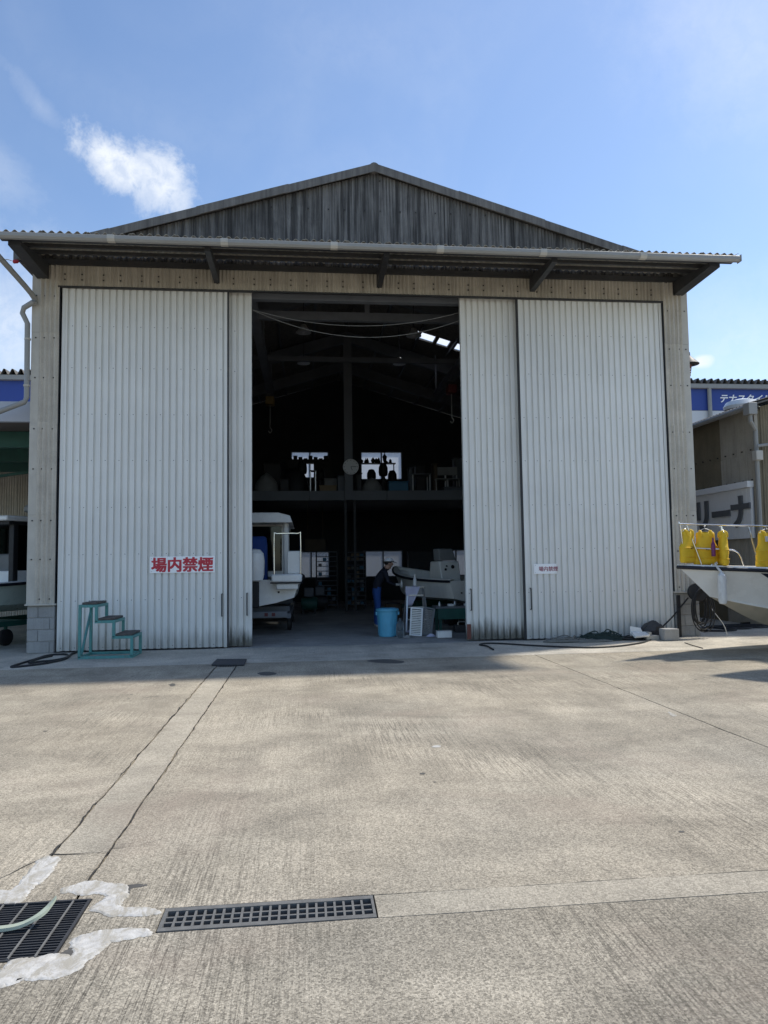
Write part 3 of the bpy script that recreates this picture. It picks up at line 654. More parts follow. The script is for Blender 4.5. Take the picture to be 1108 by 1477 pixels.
bw.prism([(XL+.08, BY, 7.0), (XR-.08, BY, 7.0), (XR-.08, BY, roofz(XR)-.02), (XC, BY, ZR-.02), (XL+.08, BY, roofz(XL)-.02)], (0, .12, 0))
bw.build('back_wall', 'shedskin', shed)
for a, b, c, d in wins:
    f = MB(); f.box(a, b, BY+.02, BY+.07, c, c+.05); f.box(a, b, BY+.02, BY+.07, d-.05, d); f.box(a, a+.05, BY+.02, BY+.07, c+.05, d-.05); f.box(b-.05, b, BY+.02, BY+.07, c+.05, d-.05); f.box((a+b)/2-.025, (a+b)/2+.025, BY+.02, BY+.07, c+.05, d-.05)
    wo = f.build('window', 'frame', shed)
    for x0, x1 in ((a+.05, (a+b)/2-.025), ((a+b)/2+.025, b-.05)): MB().box(x0, x1, BY+.042, BY+.048, c+.05, d-.05).build('pane', 'frostdim' if c < 3 else 'frost', wo)
# steel frames, crane rails, mezzanine
for yy in (.55, 5.0, 9.5, 13.0):
    for sgn in (-1, 1):
        xe = XL+.2 if sgn < 0 else XR-.2
        MB().box(xe-.1, xe+.1, yy-.1, yy+.1, 0, roofz(xe)-.12).build('column', 'frame', shed)
        r_ = MB(); r_.prism([(xe, yy-.08, roofz(xe)-.5), (xe, yy-.08, roofz(xe)-.1), (XC, yy-.08, ZR-.1), (XC, yy-.08, ZR-.45)], (0, .16, 0)); r_.build('rafter', 'frame', shed)
for i in range(1, 6):
    for sgn in (-1, 1):
        x = XC+sgn*i*1.05; MB().box(x-.03, x+.03, .2, 15.9, roofz(x)-.1, roofz(x)-.004).build('purlin', 'frame', shed)
MB().bar((XL+.3, 1.9, 6.82), (XR-.3, 1.9, 6.82), .12, .18).build('tie_beam', 'frame', shed)
MB().bar((XC, 1.9, 6.9), (XC, 1.9, ZR-.1), .1, .1).build('tie_post', 'frame', shed)
for x, y1 in ((-1.05, 9.2), (4.15, 9.2)):
    MB().box(x-.09, x+.09, .5, y1, 6.62, 6.65).box(x-.09, x+.09, .5, y1, 6.87, 6.9).box(x-.012, x+.012, .5, y1, 6.65, 6.87).build('crane_rail', 'frame', shed)
    for yy in (.9, 5.0, 9.0): MB().bar((x, yy, 6.9), (x, yy, roofz(x)-.12), .05, .05).build('rail_hanger', 'frame', shed)
MB().box(XL+.1, XR-.1, 9.5, 16, 3.62, 3.78).build('mezzanine_floor', 'frame', shed)
k = 5
for i in range(k):
    a = XL+.1+(XR-XL-.2)*i/k; b = XL+.1+(XR-XL-.2)*(i+1)/k-.02
    MB().box(a, b, 9.40, 9.49, 3.50, 3.80).build('mezzanine_fascia', 'shedlight', shed)
MB().box(XC-.13, XC+.13, 9.22, 9.38, 3.5, ZR-.3).build('centre_column', 'shedlight', shed)
for xx in (XC-.09, XC+.2): MB().box(xx-.04, xx+.04, 9.6, 9.68, 0, 3.62).build('mezzanine_post', 'darksteel', shed)
MB().bar((XL+.4, 7.3, 7.42), (XR-.4, 7.3, 7.42), .09, .14).build('crane_beam', 'frame', shed)
# ------------------------------------------------------------------ neighbours and the building behind
YB = 34.0
zt = .5*(PX(20, 552, 1, YB).z+PX(1050, 559, 1, YB).z); zb = PX(1030, 592, 1, YB).z
bb = thing('blue_warehouse', 'long warehouse with blue upper band rising behind the boat shed', 'warehouse', (10, YB, 0))
MB().box(-50, 70, YB, YB+20, -.2, zb-.02).build('lower_wall', 'pale', bb)
for i in range(1, 9): MB().box(-50, 70, YB-.012, YB-.002, zb-i*1.0-.012, zb-i*1.0+.012).build('panel_joint', 'greyfascia', bb)
MB().box(-50, 70, YB-.03, YB+20, zb, zt).build('blue_band', 'blue', bb)
MB().box(-50, 70, YB-.35, YB+20.3, zt+.004, zt+.30).build('roof_gutter', 'gutter', bb)
fr = MB(); prof = []; x = -50
while x < 70: prof += [(x, 0), (x+.16, .36), (x+.26, .36), (x+.42, 0)]; x += .5
fr.grid([[(a, YB-.4, zt+.304+h) for a, h in prof], [(a, YB+20, zt+.6+h) for a, h in prof]]); fr.build('folded_roof', 'roof', bb)
for px in (1023, -60): p = PX(px, 570, 1, YB-.15); MB().tube([(p.x, YB-.2, zt+.1), (p.x, YB-.2, 0)], .14, 8).build('down_pipe', 'gutter', bb)
a, b = PX(1037, 577, 1, YB-.06), PX(1112, 575, 1, YB-.06)
tx = text_mb('テナスタイル', (b.x-a.x)/6*1.0, .012, .25, .02)
xf(tx, Matrix.Translation(((a.x+b.x)/2, YB-.06, (a.z+b.z)/2)) @ Matrix.Rotation(math.pi/2, 4, 'X')); tx.build('lettering', 'signw', bb)

XN = 10.0
cz = PX(1088, 590, 0, XN); YN = cz.y
zeave = PX(1075, 590, 0, XN-.15).z
nb = thing('marina_building', 'tan corrugated building with grey sign lettering behind the white boat', 'building', (XN+5, YN, 0))
zl = [0, PX(1080, 700, 0, XN).z, PX(1080, 657, 0, XN).z, zeave]
for i in range(22):
    y0 = YN+.02+i*.66
    mat = 'brownwall' if i == 2 or i == 3 else 'tanwall'
    for j in range(3):
        MB().corr((XN-.02-.006*(j % 2), y0+.66, 0), (0, -1, 0), .67, (0, 0, 1), zl[j], zl[j+1]+.02, (-1, 0, 0), .0635, .016, 6).build('wall_sheet', mat, nb)
bm_ = MB()
for i in range(22):
    for j in (1, 2):
        for dy in (.12, .45): yy = YN+.02+i*.66+dy; bm_.box(XN-.055, XN-.03, yy-.014, yy+.014, zl[j]+.09, zl[j]+.118)
bm_.build('bolts', 'bolt', nb, kind='stuff')
MB().box(XN, XN+14, YN, YN+15, -.01, zeave-.05).build('core_wall', 'brownwall', nb)
MB().prism([(XN-.25, YN-.3, zeave), (XN+15, YN-.3, zeave+4.4), (XN+15, YN+15.3, zeave+4.4), (XN-.25, YN+15.3, zeave)], (0, 0, .03)).build('roof_deck', 'roof', nb)
MB().corr((XN-.25, YN+15.3, zeave+.035), (0, -1, 0), 15.6, V((15.25, 0, 4.4)).normalized(), 0, 15.8, V((-.28, 0, .96)), .134, .045, 6).build('roof_sheet', 'roof', nb)
MB().prism([(XN, YN+.01, zeave-.04), (XN+14, YN+.01, zeave-.04), (XN+14, YN+.01, zeave+4.1)], (0, .1, 0)).build('front_gable', 'brownwall', nb)
for i in range(12):
    x0 = XN+.12+i*.66
    MB().corr((x0, YN-.006, 0), (1, 0, 0), .67, (0, 0, 1), 0, lambda t, x0=x0: zeave+.27*(x0+t-XN), (0, -1, 0), .0635, .016, 6).build('wall_sheet', 'brownwall', nb)
MB().box(XN-.045, XN+.03, YN-.05, YN-.024, 0, zeave).build('corner_trim', 'tanwall', nb)
MB().tube([(XN-.3, YN-.35, zeave-.02), (XN-.3, YN+15.3, zeave-.02)], .065, 8).build('gutter', 'gutter', nb)
MB().box(XN-.4, XN-.2, YN-.42, YN-.2, zeave-.22, zeave+.04).build('gutter_hopper', 'gutter', nb, bevel=.01)
MB().tube([(XN-.3, YN-.3, zeave-.18), (XN-.3, YN-.3, zeave-.35), (XN-.1, YN-.16, zeave-.55), (XN-.1, YN-.14, 0)], .045, 8).build('down_pipe', 'gutter', nb)
pl = PX(1087, 655, 0, XN-.1)
MB().tube([pl+V((0, -.15, .05)), pl+V((0, -.15, .16)), pl+V((1.6, -.3, .35))], .035, 8).build('conduit', 'gutter', nb)
MB().box(pl.x-.09, pl.x+.07, pl.y-.24, pl.y-.08, pl.z-.16, pl.z+.05).build('junction_box', 'trim', nb, bevel=.01)
# white slatted sign board with big grey characters
st = PX(1086, 702, 0, XN-.12); z1 = st.z; z0 = PX(1086, 776, 0, XN-.12).z
sb = thing('marina_sign', 'white slatted sign board with large grey katakana letters', 'sign', (XN-.1, YN+2, z0))
ns = 34; ln = 5.2/ns
slat = MB().box(-.0, .05, -ln+.008, 0, 0, z1-z0).mesh('slat', 'signw')
for i in range(ns): inst(slat, 'slat', sb, (XN-.12, YN+.1+(i+1)*ln, z0))
MB().box(XN-.068, XN-.05, YN+.1, YN+5.3, z0, z1).build('backing', 'greyfascia', sb)
MB().box(XN-.2, XN-.05, YN+.08, YN+5.32, z1+.003, z1+.14).build('head_trim', 'signw', sb)
for chx0, chx1, cy, chh in ((1056, 1083, 738, '\u30ca'), (1028, 1054, 742, '\u30fc'), (1003, 1026, 745, '\u30ea'), (974, 1000, 748, '\u30de')):
    a = PX(chx0, cy, 0, XN-.14); b = PX(chx1, cy, 0, XN-.14); c_ = (a+b)/2; c_.z = (z0+z1)/2+.05
    tm = text_mb(chh, (a-b).length*1.12, .03, 0, .02)
    R_ = Matrix(((0, 0, -1, 0), (-1, 0, 0, 0), (0, 1, 0, 0), (0, 0, 0, 1)))
    mnx = [p.x for p in tm.v]; mny = [p.y for p in tm.v]; off = V(((max(mnx)+min(mnx))/2, (max(mny)+min(mny))/2, 0)); tm.v = [p-off for p in tm.v]
    xf(tm, Matrix.Translation(V((XN-.15, c_.y, c_.z))) @ R_); tm.build('letter', 'lettergrey', sb)
vp = PX(1070, 588, 0, XN+1.2)
vent = MB().lathe((vp.x, vp.y, vp.z-.55), [(.2, 0), (.2, .45), (.42, .5), (.44, .58), (.36, .70), (.15, .76), (.02, .77)], 20)
one('roof_ventilator', vent, 'white', 'white round cap ventilator on the neighbouring roof', 'ventilator', (vp.x, vp.y, vp.z-.55))

# open boat shed on the left
ls = thing('open_shed', 'open fronted shed with grey fascia left of the boat shed', 'shed', (-9, .4, 0))
zf1, zf0 = PX(20, 579, 1, .3).z, PX(20, 608, 1, .3).z
MB().box(-13, -4.98, .3, .42, zf0, zf1).build('fascia', 'greyfascia', ls)
MB().box(-13, -4.98, .43, 7.4, zf0+.05, zf0+.17).build('roof_deck', 'soffit', ls)
for yy in (1.6, 3.6, 5.4): MB().box(-13, -4.98, yy-.06, yy+.06, zf0-.28, zf0+.04).build('cross_beam', 'green', ls)
for xx in (-12.8, -8.9): MB().box(xx-.07, xx+.07, .55, .69, 0, zf0+.04).build('post', 'green', ls)
MB().bar((-8.9, 3.6, zf0-.9), (-5.1, 3.6, zf0-.35), .06, .06).build('brace', 'green', ls)
for i in range(11):
    MB().corr((-13+i*.73, 7.3, 0), (1, 0, 0), .74, (0, 0, 1), 0, zf0+.05, (0, -1, 0), .0635, .016, 6).build('wall_sheet', 'slate', ls)
MB().box(-13, -4.98, 7.33, 7.4, 0, zf0+.04).build('back_wall', 'soffit', ls)

# ------------------------------------------------------------------ boats
def clamp01(x): return max(0., min(1., x))
class Boat:
    def __init__(s, name, label, bow, heading, L, B, zk, zc, zg, bowrise, rake, mats, sole, decked=.0, full=2.4, cat='boat', kp=2.6):
        s.kp = kp
        h = V((heading[0], heading[1], 0)).normalized(); s.M = Matrix.Translation(V((bow[0], bow[1], 0))-h*L) @ Matrix.Rotation(math.atan2(h.y, h.x), 4, 'Z')
        s.L, s.B, s.zk, s.zc, s.zg, s.br, s.rake, s.full = L, B, zk, zc, zg, bowrise, rake, full
        s.root = thing(name, label, cat, s.M @ V((L/2, 0, zk)))
        T = [0, .1, .2, .3, .4, .5, .58, .66, .73, .79, .84, .88, .915, .945, .97, .988, 1.0]
        side = MB(); bot = MB()
        for sg in (1, -1):
            rows = [[s.P(t, v, sg) for v in (.0, .12, .3, .5, .7, .86, 1.0)] for t in T]
            if sg < 0: rows = [r[::-1] for r in rows]
            side.grid(rows)
            rows = [[s.K(t, q, sg) for q in (0, .25, .5, .75, 1)] for t in T]
            if sg < 0: rows = [r[::-1] for r in rows]
            bot.grid(rows)
        tr = [s.K(0, q, 1, True) for q in (0, .5, 1)]+[s.P(0, v, 1, True) for v in (.5, 1)]+[s.P(0, v, -1, True) for v in (1, .5)]+[s.K(0, q, -1, True) for q in (1, .5)]
        side.add(tr, [tuple(range(len(tr)))])
        s.hull = xf(side, s.M).build('hull', mats[0], s.root, angle=50)
        xf(bot, s.M).build('hull_bottom', mats[1], s.root, angle=50)
        rub = [s.P(t, .97, 1, out=.018) for t in T]+[s.P(t, .97, -1, out=.018) for t in T[-2::-1]]
        rb = MB(); rb.tube(rub, .03, 8); xf(rb, s.M).build('rub_rail', 'rub', s.root)
        cap = MB(); TT = [t for t in T if t >= decked] if decked else []
        for sg in (1, -1):                               # gunwale cap, inner side, sole
            r = [[s.P(t, 1.0, sg), s.P(t, 1.0, sg)+V((0, -.02*sg, .035)), s.I(t, sg)+V((0, 0, .035)), s.I(t, sg, 0.0), s.low(t, sg, sole)] for t in T]
            if sg > 0: r = [x[::-1] for x in r]
            cap.grid(r)
        cap.grid([[s.low(t, -1, sole), s.low(t, 1, sole)][::-1] for t in T])
        e = [s.I(0, 1)+V((.12, 0, .03)), s.I(0, -1)+V((.12, 0, .03))]
        cap.box(.015, .13, -s.I(0, 1).y, s.I(0, 1).y, sole, s.g(0)-.06)
        xf(cap, s.M).build('deck_liner', mats[2], s.root, angle=50)
        if decked:
            dk = MB(); rows = []
            for t in [decked]+[t for t in T if t > decked]:
                a = s.I(t, 1); rows.append([V((a.x, a.y*(1-j/4), s.g(t)+.036+.05*math.sin(math.pi*j/8)*(a.y/(s.B/2)))) for j in range(9)][::-1])
            dk.grid(rows)
            r0 = rows[0]; dk.grid([r0, [V((p.x, p.y, sole)) for p in r0]]); xf(dk, s.M).build('foredeck', mats[2], s.root, angle=50)
    def zb(s, t, sole): return max(sole, s.c(t)+.05) if t < .86 else s.g(t)-.05
    def low(s, t, sg, sole):
        z = s.zb(t, sole); v = clamp01((z-s.c(t))/(s.g(t)-s.c(t))); i = s.I(t, sg); h = abs(s.P(t, v, 1).y)-.035
        return V((min(i.x, s.P(t, v, 1).x-.1*(t > .9)), max(0, min(abs(i.y)*.92, h))*sg, z))
    def hb(s, t): return s.B/2*(1-max(0, (t-.35)/.65)**s.full)*(.93+.07*min(1, t/.35))
    def g(s, t): return s.zg+s.br*t**2.2
    def c(s, t): return s.zc+(s.g(1)-s.zc)*.44*max(0, (t-.45)/.55)**2.4
    def k(s, t): return s.zk+(s.c(1)-s.zk)*max(0, (t-.55)/.45)**s.kp
    def rk(s, t, z): return s.rake*t**3*(1-clamp01((z-s.zk)/(s.g(1)-s.zk)))
    def P(s, t, v, sg, flat=False, out=0.):
        z = s.c(t)+(s.g(t)-s.c(t))*v; bc = s.hb(t)*(.86-.30*max(0, (t-.5)/.5)**1.5)
        y = bc+(s.hb(t)-bc)*(v**(1+.5*t)); return V((s.L*t-s.rk(t, z)+out*(t > .97), (y+out*(t < .999))*sg, z))
    def K(s, t, q, sg, flat=False):
        a = V((s.L*t-s.rk(t, s.k(t)), 0, s.k(t))); b = s.P(t, 0, sg); p = a.lerp(b, q); p.z -= .02*math.sin(math.pi*q)*(1-t); return p
    def I(s, t, sg, dz=0.):
        b = max(0.0, s.hb(t)-.13-.02*t); p = s.P(t, 1, sg); return V((p.x-(.12 if t > .95 else 0)*clamp01((t-.95)/.05), b*sg, s.g(t)+dz))
    def w(s, p): return s.M @ V(p)

# white boat on the right
wb = Boat('motor_boat', 'white motor boat with navy stripe and bow rail at the yard edge', (5.90, -2.42), (-.99, -.06), 6.2, 2.1, .31, .50, 1.20, .18, 1.15, ('white', 'antifoul', 'white'), .70, .42, 2.2, kp=5)
dec = MB(); rows = []
for i in range(9):
    v = .10+.80*i/8; t1 = .745+.09*(i/8); rows.append([wb.P(t1*(1-j/12)+.02*j/12, v, 1, out=.004) for j in range(13)])
dec.grid(rows); xf(dec, wb.M).build('navy_stripe', 'navy', wb.root, angle=60)
sp = MB(); sp.tube([wb.P(t, .02, 1, out=.012) for t in (0, .2, .4, .55, .66, .75, .83, .9, .95)], .014, 6); xf(sp, wb.M).build('spray_rail', 'white', wb.root)
def railpt(t, h, sg=1, ins=.09): p = wb.P(t, 1, sg); return V((p.x-ins*.6*(t > .9), max(0, abs(p.y)-ins)*sg, wb.g(t)+.04+h))
RH = .62
ts = [.45, .55, .65, .74, .82, .89, .945, .97]
for sg in (1,):
    MB_ = MB(); MB_.tube(spline([railpt(.43, 0, sg), railpt(.44, RH*.8, sg)]+[railpt(t, RH+.02*(t > .8), sg) for t in ts]+[V((wb.L+.0, .10*sg, wb.g(1)+.05+RH)), V((wb.L-.01, .085*sg, wb.g(1)+.03+RH)), V((wb.L-.10, .05*sg, wb.g(1)+.03))], 5), .0125, 8)
    xf(MB_, wb.M).build('bow_rail', 'inox', wb.root)
    for t, dt in ((.58, 0), (.70, .006), (.825, .02), (.905, .003), (.952, .028)):
        xf(MB().tube([railpt(t, 0, sg), railpt(t+dt, RH, sg)], .012, 8), wb.M).build('rail_post', 'inox', wb.root)
    xf(MB().tube(spline([railpt(.965, RH*.42, sg), railpt(.93, RH*.41, sg), railpt(.90, RH*.41, sg), railpt(.878, RH*.39, sg), railpt(.866, RH*.28, sg), railpt(.858, 0, sg)], 5), .011, 8), wb.M).build('mid_rail', 'inox', wb.root)
cl = railpt(.925, -.02); xf(MB().box(cl.x-.07, cl.x+.07, cl.y-.02, cl.y+.02, cl.z, cl.z+.04), wb.M).build('cleat', 'inox', wb.root, bevel=.008)
for hx in (1.4, 3.3):
    for sg in (-1, 1): xf(MB().tube([(hx, sg*.72, 1.15), (hx-.1, sg*.72, 2.95)], .025, 8), wb.M).build('shadow_hardtop_post', 'inox', wb.root)
xf(MB().box(1.0, 3.6, -.95, .95, 2.95, 3.03), wb.M).build('shadow_hardtop', 'white', wb.root, bevel=.03)  # unseen roof on posts, added to fill out the boat's shadow
xf(MB().box(1.4, 2.1, -.35, .35, .72, 1.55), wb.M).build('console', 'white', wb.root, bevel=.05)
xf(MB().prism([(2.05, -.33, 1.56), (2.05, .33, 1.56), (1.85, .3, 1.95), (1.85, -.3, 1.95)], (.01, 0, 0)), wb.M).build('windscreen', 'darkglass', wb.root)
ob = MB().box(-.45, -.02, -.18, .18, 1.15, 1.7).box(-.36, -.12, -.06, .06, .5, 1.15); xf(ob, wb.M).build('outboard_motor', 'black', wb.root, bevel=.04)
for t in (.12, .5):
    p = wb.w((wb.L*t, 0, 0)); d = wb.M.to_3x3() @ V((0, 1, 0))
    ch = MB().bar(p-d*.7+V((0, 0, .08)), p+d*.7+V((0, 0, .08)), .14, .16).bar(p-d*.3+V((0, 0, .24)), p+d*.3+V((0, 0, .24)), .12, .15)
    for sg in (-1, 1): ch.bar(p+d*.6*sg+V((0, 0, .16)), p+d*.72*sg+V((0, 0, wb.c(t)-.02)), .09, .09)
    one('timber_cradle', ch, 'tread', 'timber cradle under the white boat %s' % ('near its stern' if t < .3 else 'amidships'), 'cradle', (p.x, p.y, 0), 'cradles under the white boat', .006)
# fender hanging from the rail
fp = wb.w(railpt(.925, 0)); fo = wb.w(wb.P(.925, .9, 1, out=.09)); rt = wb.w(railpt(.925, .3))
fz = wb.g(.925)-.07
fd = thing('boat_fender', 'white cylindrical fender hanging over the white boat bow', 'fender', (fo.x, fo.y, fz-.5))
MB().lathe((fo.x, fo.y, fz-.50), [(.012, 0), (.05, .01), (.064, .05), (.066, .1), (.066, .40), (.06, .45), (.035, .475), (.02, .50)], 16).build('body', 'fender', fd)
stp = MB(); pts = [V((fo.x, fo.y, fz)), wb.w(wb.P(.925, 1.0, 1, out=.05))+V((0, 0, .0)), wb.w(wb.P(.925, 1.0, 1))+V((0, 0, .06)), wb.w(railpt(.922, .03)), wb.w(railpt(.92, .04))]
for a, b in zip(pts, pts[1:]): stp.bar(a, b, .035, .006, up=(0, -1, .3))
stp.build('strap', 'fender', fd)
# life jackets on the rail
def vest(at, face, label, sc=1.0, grp='yellow life jackets on the bow rail', patchit=False):
    M_ = Matrix.Translation(at) @ Matrix.Rotation(face, 4, 'Z') @ Matrix.Scale(sc, 4)
    o = thing('life_jacket', label, 'life jacket', M_ @ V((0, 0, -.56)), grp)
    def ring(z, w_, d_, cx=0., n=20):
        res = []
        for j in range(n):
            a = j*math.tau/n; cs, sn = math.cos(a), math.sin(a)
            k = 1+.05*mnoise.noise(V((cs*2+z*4, sn*2, z*5+at.x*3)))
            res.append(V((cx+w_*math.copysign(abs(cs)**.75, cs)*k, d_*math.copysign(abs(sn)**.7, sn)*k, z)))
        return res
    b = MB(); rr = [(-.56, .10, .02), (-.55, .205, .055), (-.50, .215, .072), (-.44, .21, .064), (-.42, .212, .060), (-.34, .21, .075), (-.28, .205, .07), (-.25, .18, .066), (-.20, .152, .066), (-.13, .145, .062), (-.07, .15, .055), (-.035, .145, .045), (-.02, .12, .03), (-.012, .07, .012)]
    b.grid([[M_ @ p for p in ring(*r)] for r in rr], close=True); b.add([M_ @ p for p in ring(*rr[0])], [tuple(range(20))[::-1]]); b.add([M_ @ p for p in ring(*rr[-1])], [tuple(range(20))])
    b.build('shell', 'yellow', o, angle=60)
    for y in ((-.078,) if patchit else ()): xf(MB().box(-.006, .006, y, y+.012, -.53, -.06), M_).build('zip', 'black', o)
    for z in (-.30, -.45): xf(MB().tube([V((.218*math.cos(a), .082*math.sin(a), z)) for a in [j*math.tau/24 for j in range(24)]], .007, 5, closed=True), M_).build('belt', 'yellow', o)
    if patchit: xf(MB().box(-.10, -.04, -.075, -.066, -.16, -.08), M_).build('reflective_patch', 'alum', o)
    xf(MB().lathe((0, 0, -.018), [(.055, 0), (.05, .004), (.0, .005)], 16), M_).build('neck_opening', 'black', o)
    for sx in (-1, 1): xf(MB().tube(spline([V((sx*.075, -.05, -.10)), V((sx*.085, -.045, -.03)), V((sx*.08, 0, -.008)), V((sx*.085, .045, -.03)), V((sx*.075, .05, -.10))], 4), .022, 8), M_).build('shoulder_strap', 'yellow', o)
    xf(MB().box(-.03, .03, -.086, -.07, -.315, -.285), M_).build('buckle', 'black', o)
    hk = MB(); hk.tube([M_ @ p for p in spline([V((-.14, 0, -.03)), V((0, 0, .035)), V((.14, 0, -.03))], 5)], .006, 6); hk.tube([M_ @ p for p in spline([V((0, 0, .035)), V((0, 0, .07)), V((.015, .02, .085)), V((0, .045, .075))], 4)], .005, 6); hk.build('hanger', 'alum', o)
    return o
def onrail(t, dz=-.075, ins=.125, sg=1): p = wb.w(railpt(t, RH+.015, sg, ins)); return p+V((0, 0, dz))
vest(onrail(.985, -.09, .15), .5, 'yellow life jacket hanging nearest the bow tip', .95)
vest(onrail(.942, -.09, .20), -.15, 'yellow life jacket behind the slanting rail post, second from the bow', .98)
vest(onrail(.893, -.09, .17), 1.15, 'yellow life jacket hanging edge on, third from the bow', .98)
vest(onrail(.797, -.07, .19), .2, 'yellow life jacket with a grey reflective patch, farthest from the bow', 1.05, patchit=True)
pb_ = wb.w(railpt(.927, RH*.41-.1, 1, .06))
one('spray_bottle', MB().lathe(pb_, [(.012, -.02), (.03, -.015), (.032, 0), (.032, .17), (.022, .2), (.012, .22), (.014, .26), (.008, .28)], 14), 'purple', 'purple plastic bottle tied to the lower bow rail', 'bottle', pb_)
bu = wb.w((wb.L*.765, .35, wb.g(.765)+.06))
one('pink_buoy', MB().lathe(bu, [(.03, 0), (.09, .02), (.13, .09), (.135, .16), (.11, .24), (.05, .29), (.03, .33)], 16), 'cream', 'pale round buoy lying on the white boat foredeck', 'buoy', bu)

# a larger boat beyond the right edge; its bow throws the shadow in front of the white boat
lb = Boat('large_boat', 'larger white boat beyond the right edge beside the motor boat', (6.52, -3.98), (-.95, .31), 7.0, 2.3, .5, .95, 1.85, .17, .75, ('white', 'antifoul', 'white'), 1.0, .35, 4.2, kp=5)
lbc = MB().prism([(1.6, -.95, 1.9), (1.6, -.95, 3.3), (3.2, -.95, 3.3), (4.0, -.95, 1.9)], (0, 1.9, 0)); xf(lbc, lb.M).build('cabin', 'white', lb.root, bevel=.06)
for sg in (-1, 1): xf(MB().prism([(1.75, sg*.955, 2.4), (1.75, sg*.955, 3.1), (3.15, sg*.955, 3.1), (3.6, sg*.955, 2.4)], (0, .006*sg, 0)), lb.M).build('side_window', 'darkglass', lb.root)
for t in (.12, .55):
    p = lb.w((lb.L*t, 0, 0)); ch = MB().box(p.x-.08, p.x+.08, p.y-.9, p.y+.9, .0, .18).box(p.x-.07, p.x+.07, p.y-.35, p.y+.35, .18, .505)
    for sg in (-1, 1): ch.bar((p.x, p.y+.85*sg, .18), (p.x, p.y+1.0*sg, .93), .1, .1)
    one('timber_cradle', ch, 'tread', 'timber cradle under the larger boat %s' % ('near its stern' if t < .3 else 'amidships'), 'cradle', (p.x, p.y, 0), 'cradles under the larger boat', .006)

# boats inside the shed and in the open shed
def trailer(name, label, mat, cx, cy, ang, L, W, z, wheels=True, grp=None):
    M_ = Matrix.Translation((cx, cy, 0)) @ Matrix.Rotation(ang, 4, 'Z')
    o = thing(name, label, 'trailer', (cx, cy, 0), grp)
    fr = MB()
    for sg in (-1, 1): fr.bar((-L/2, sg*W/2, z), (L/2, sg*W/2, z), .08, .1)
    for x in (-L/2+.05, -L*.1, L/2-.05): fr.bar((x, -W/2, z), (x, W/2, z), .08, .08)
    for x in (-L*.35, L*.3):
        fr.bar((x, -W/2, z+.10), (x, W/2, z+.10), .08, .12)
    xf(fr, M_).build('chassis', mat, o)
    for x in (-L*.22, L*.22):
        for sg in (-1, 1):
            wh = MB().lathe((x, sg*(W/2-.02), .16), [(.05, -.05), (.13, -.05), (.16, -.035), (.16, .035), (.13, .05), (.05, .05)], 18, axis=(0, 1, 0)); xf(wh, M_).build('wheel', 'black', o)
            xf(MB().bar((x, sg*(W/2-.02), .16), (x, sg*(W/2-.02), z), .05, .05), M_).build('wheel_leg', mat, o)
    return o, M_
cb = Boat('cabin_boat', 'white cabin boat parked stern first behind the left door', (-1.02, 7.9), (0, 1), 5.9, 1.9, .63, .80, 1.18, .25, .7, ('white', 'white', 'white'), .85, .55)
W_ = cb.w
def cbx(name, mat, *a, bevel=.02): return xf(MB().box(*a), cb.M).build(name, mat, cb.root, bevel=bevel)
cbx('stern_platform', 'white', -.32, .02, -.93, -.30, 1.13, 1.30, bevel=.035)
xf(MB().tube([(-.33, -.95, 1.12), (-.33, -.28, 1.12)], .014, 6), cb.M).build('platform_trim', 'rub', cb.root)
cbx('platform_bracket', 'white', -.25, .0, -.85, -.4, .98, 1.1)
cbx('stern_locker', 'white', -.05, .3, -.92, -.62, 1.3, 1.78)
xf(MB().tube(spline([(-.28, -.9, 1.3), (-.28, -.9, 2.1), (-.28, -.85, 2.14), (-.28, -.42, 2.14), (-.28, -.36, 2.1), (-.28, -.36, 1.3)], 3), .016, 8), cb.M).build('stern_rail', 'inox', cb.root)
cab = MB().prism([(1.9, -.62, 1.2), (1.9, -.62, 2.5), (4.2, -.62, 2.45), (4.9, -.62, 1.35)], (0, 1.24, 0))
for a in ((1.35, 1.43, -.62, -.5, 1.2, 2.5), (1.35, 1.43, .5, .62, 1.2, 2.5)): cab.box(*a)
xf(cab, cb.M).build('cabin', 'white', cb.root, bevel=.03)
rf = MB().prism([(1.0, -.72, 2.44), (1.0, -.66, 2.60), (1.0, -.4, 2.67), (1.0, .4, 2.67), (1.0, .66, 2.60), (1.0, .72, 2.44)], (3.2, 0, 0)); xf(rf, cb.M).build('cabin_roof', 'white', cb.root, bevel=.02)
cbx('cabin_doorway', 'darkglass', 1.86, 1.895, -.45, .45, 1.35, 2.4, bevel=0)
for sg in (-1, 1): cbx('side_window', 'darkglass', 2.1, 4.1, *sorted((sg*.622, sg*.63)), 1.75, 2.3, bevel=0)
seat = MB().prism([(.55, -.18, 1.0), (.55, -.18, 2.0), (.62, -.14, 2.12), (.72, -.14, 2.12), (.85, -.18, 1.95), (.95, -.18, 1.0)], (0, .55, 0)); xf(seat, cb.M).build('blue_cover', 'blueseat', cb.root, bevel=.04)
om = MB().lathe((-.28, .04, 1.15), [(.1, 0), (.17, .03), (.2, .15), (.21, .42), (.19, .58), (.12, .66), (.02, .68)], 18); xf(om, cb.M)
omo = om.build('outboard_motor', 'white', cb.root); xf(MB().box(-.36, -.18, -.05, .13, .62, 1.15), cb.M).build('motor_leg', 'black', omo, bevel=.02)
cbx('drain_plug', 'black', -.012, 0, -.46, -.42, .9, .94, bevel=0); cbx('name_plate', 'alum', -.008, 0, -.55, -.38, 1.05, 1.08, bevel=0)
tr, _ = trailer('boat_trailer', 'grey steel trailer under the white cabin boat', 'frame', -1.02, 4.6, math.pi/2, 5.2, 1.3, .42)
M_ = Matrix.Translation((-1.02, 2.0, 0)); xf(MB().box(-.5, .62, -.08, -.02, .40, .52), M_).build('light_board', 'shedlight', tr)
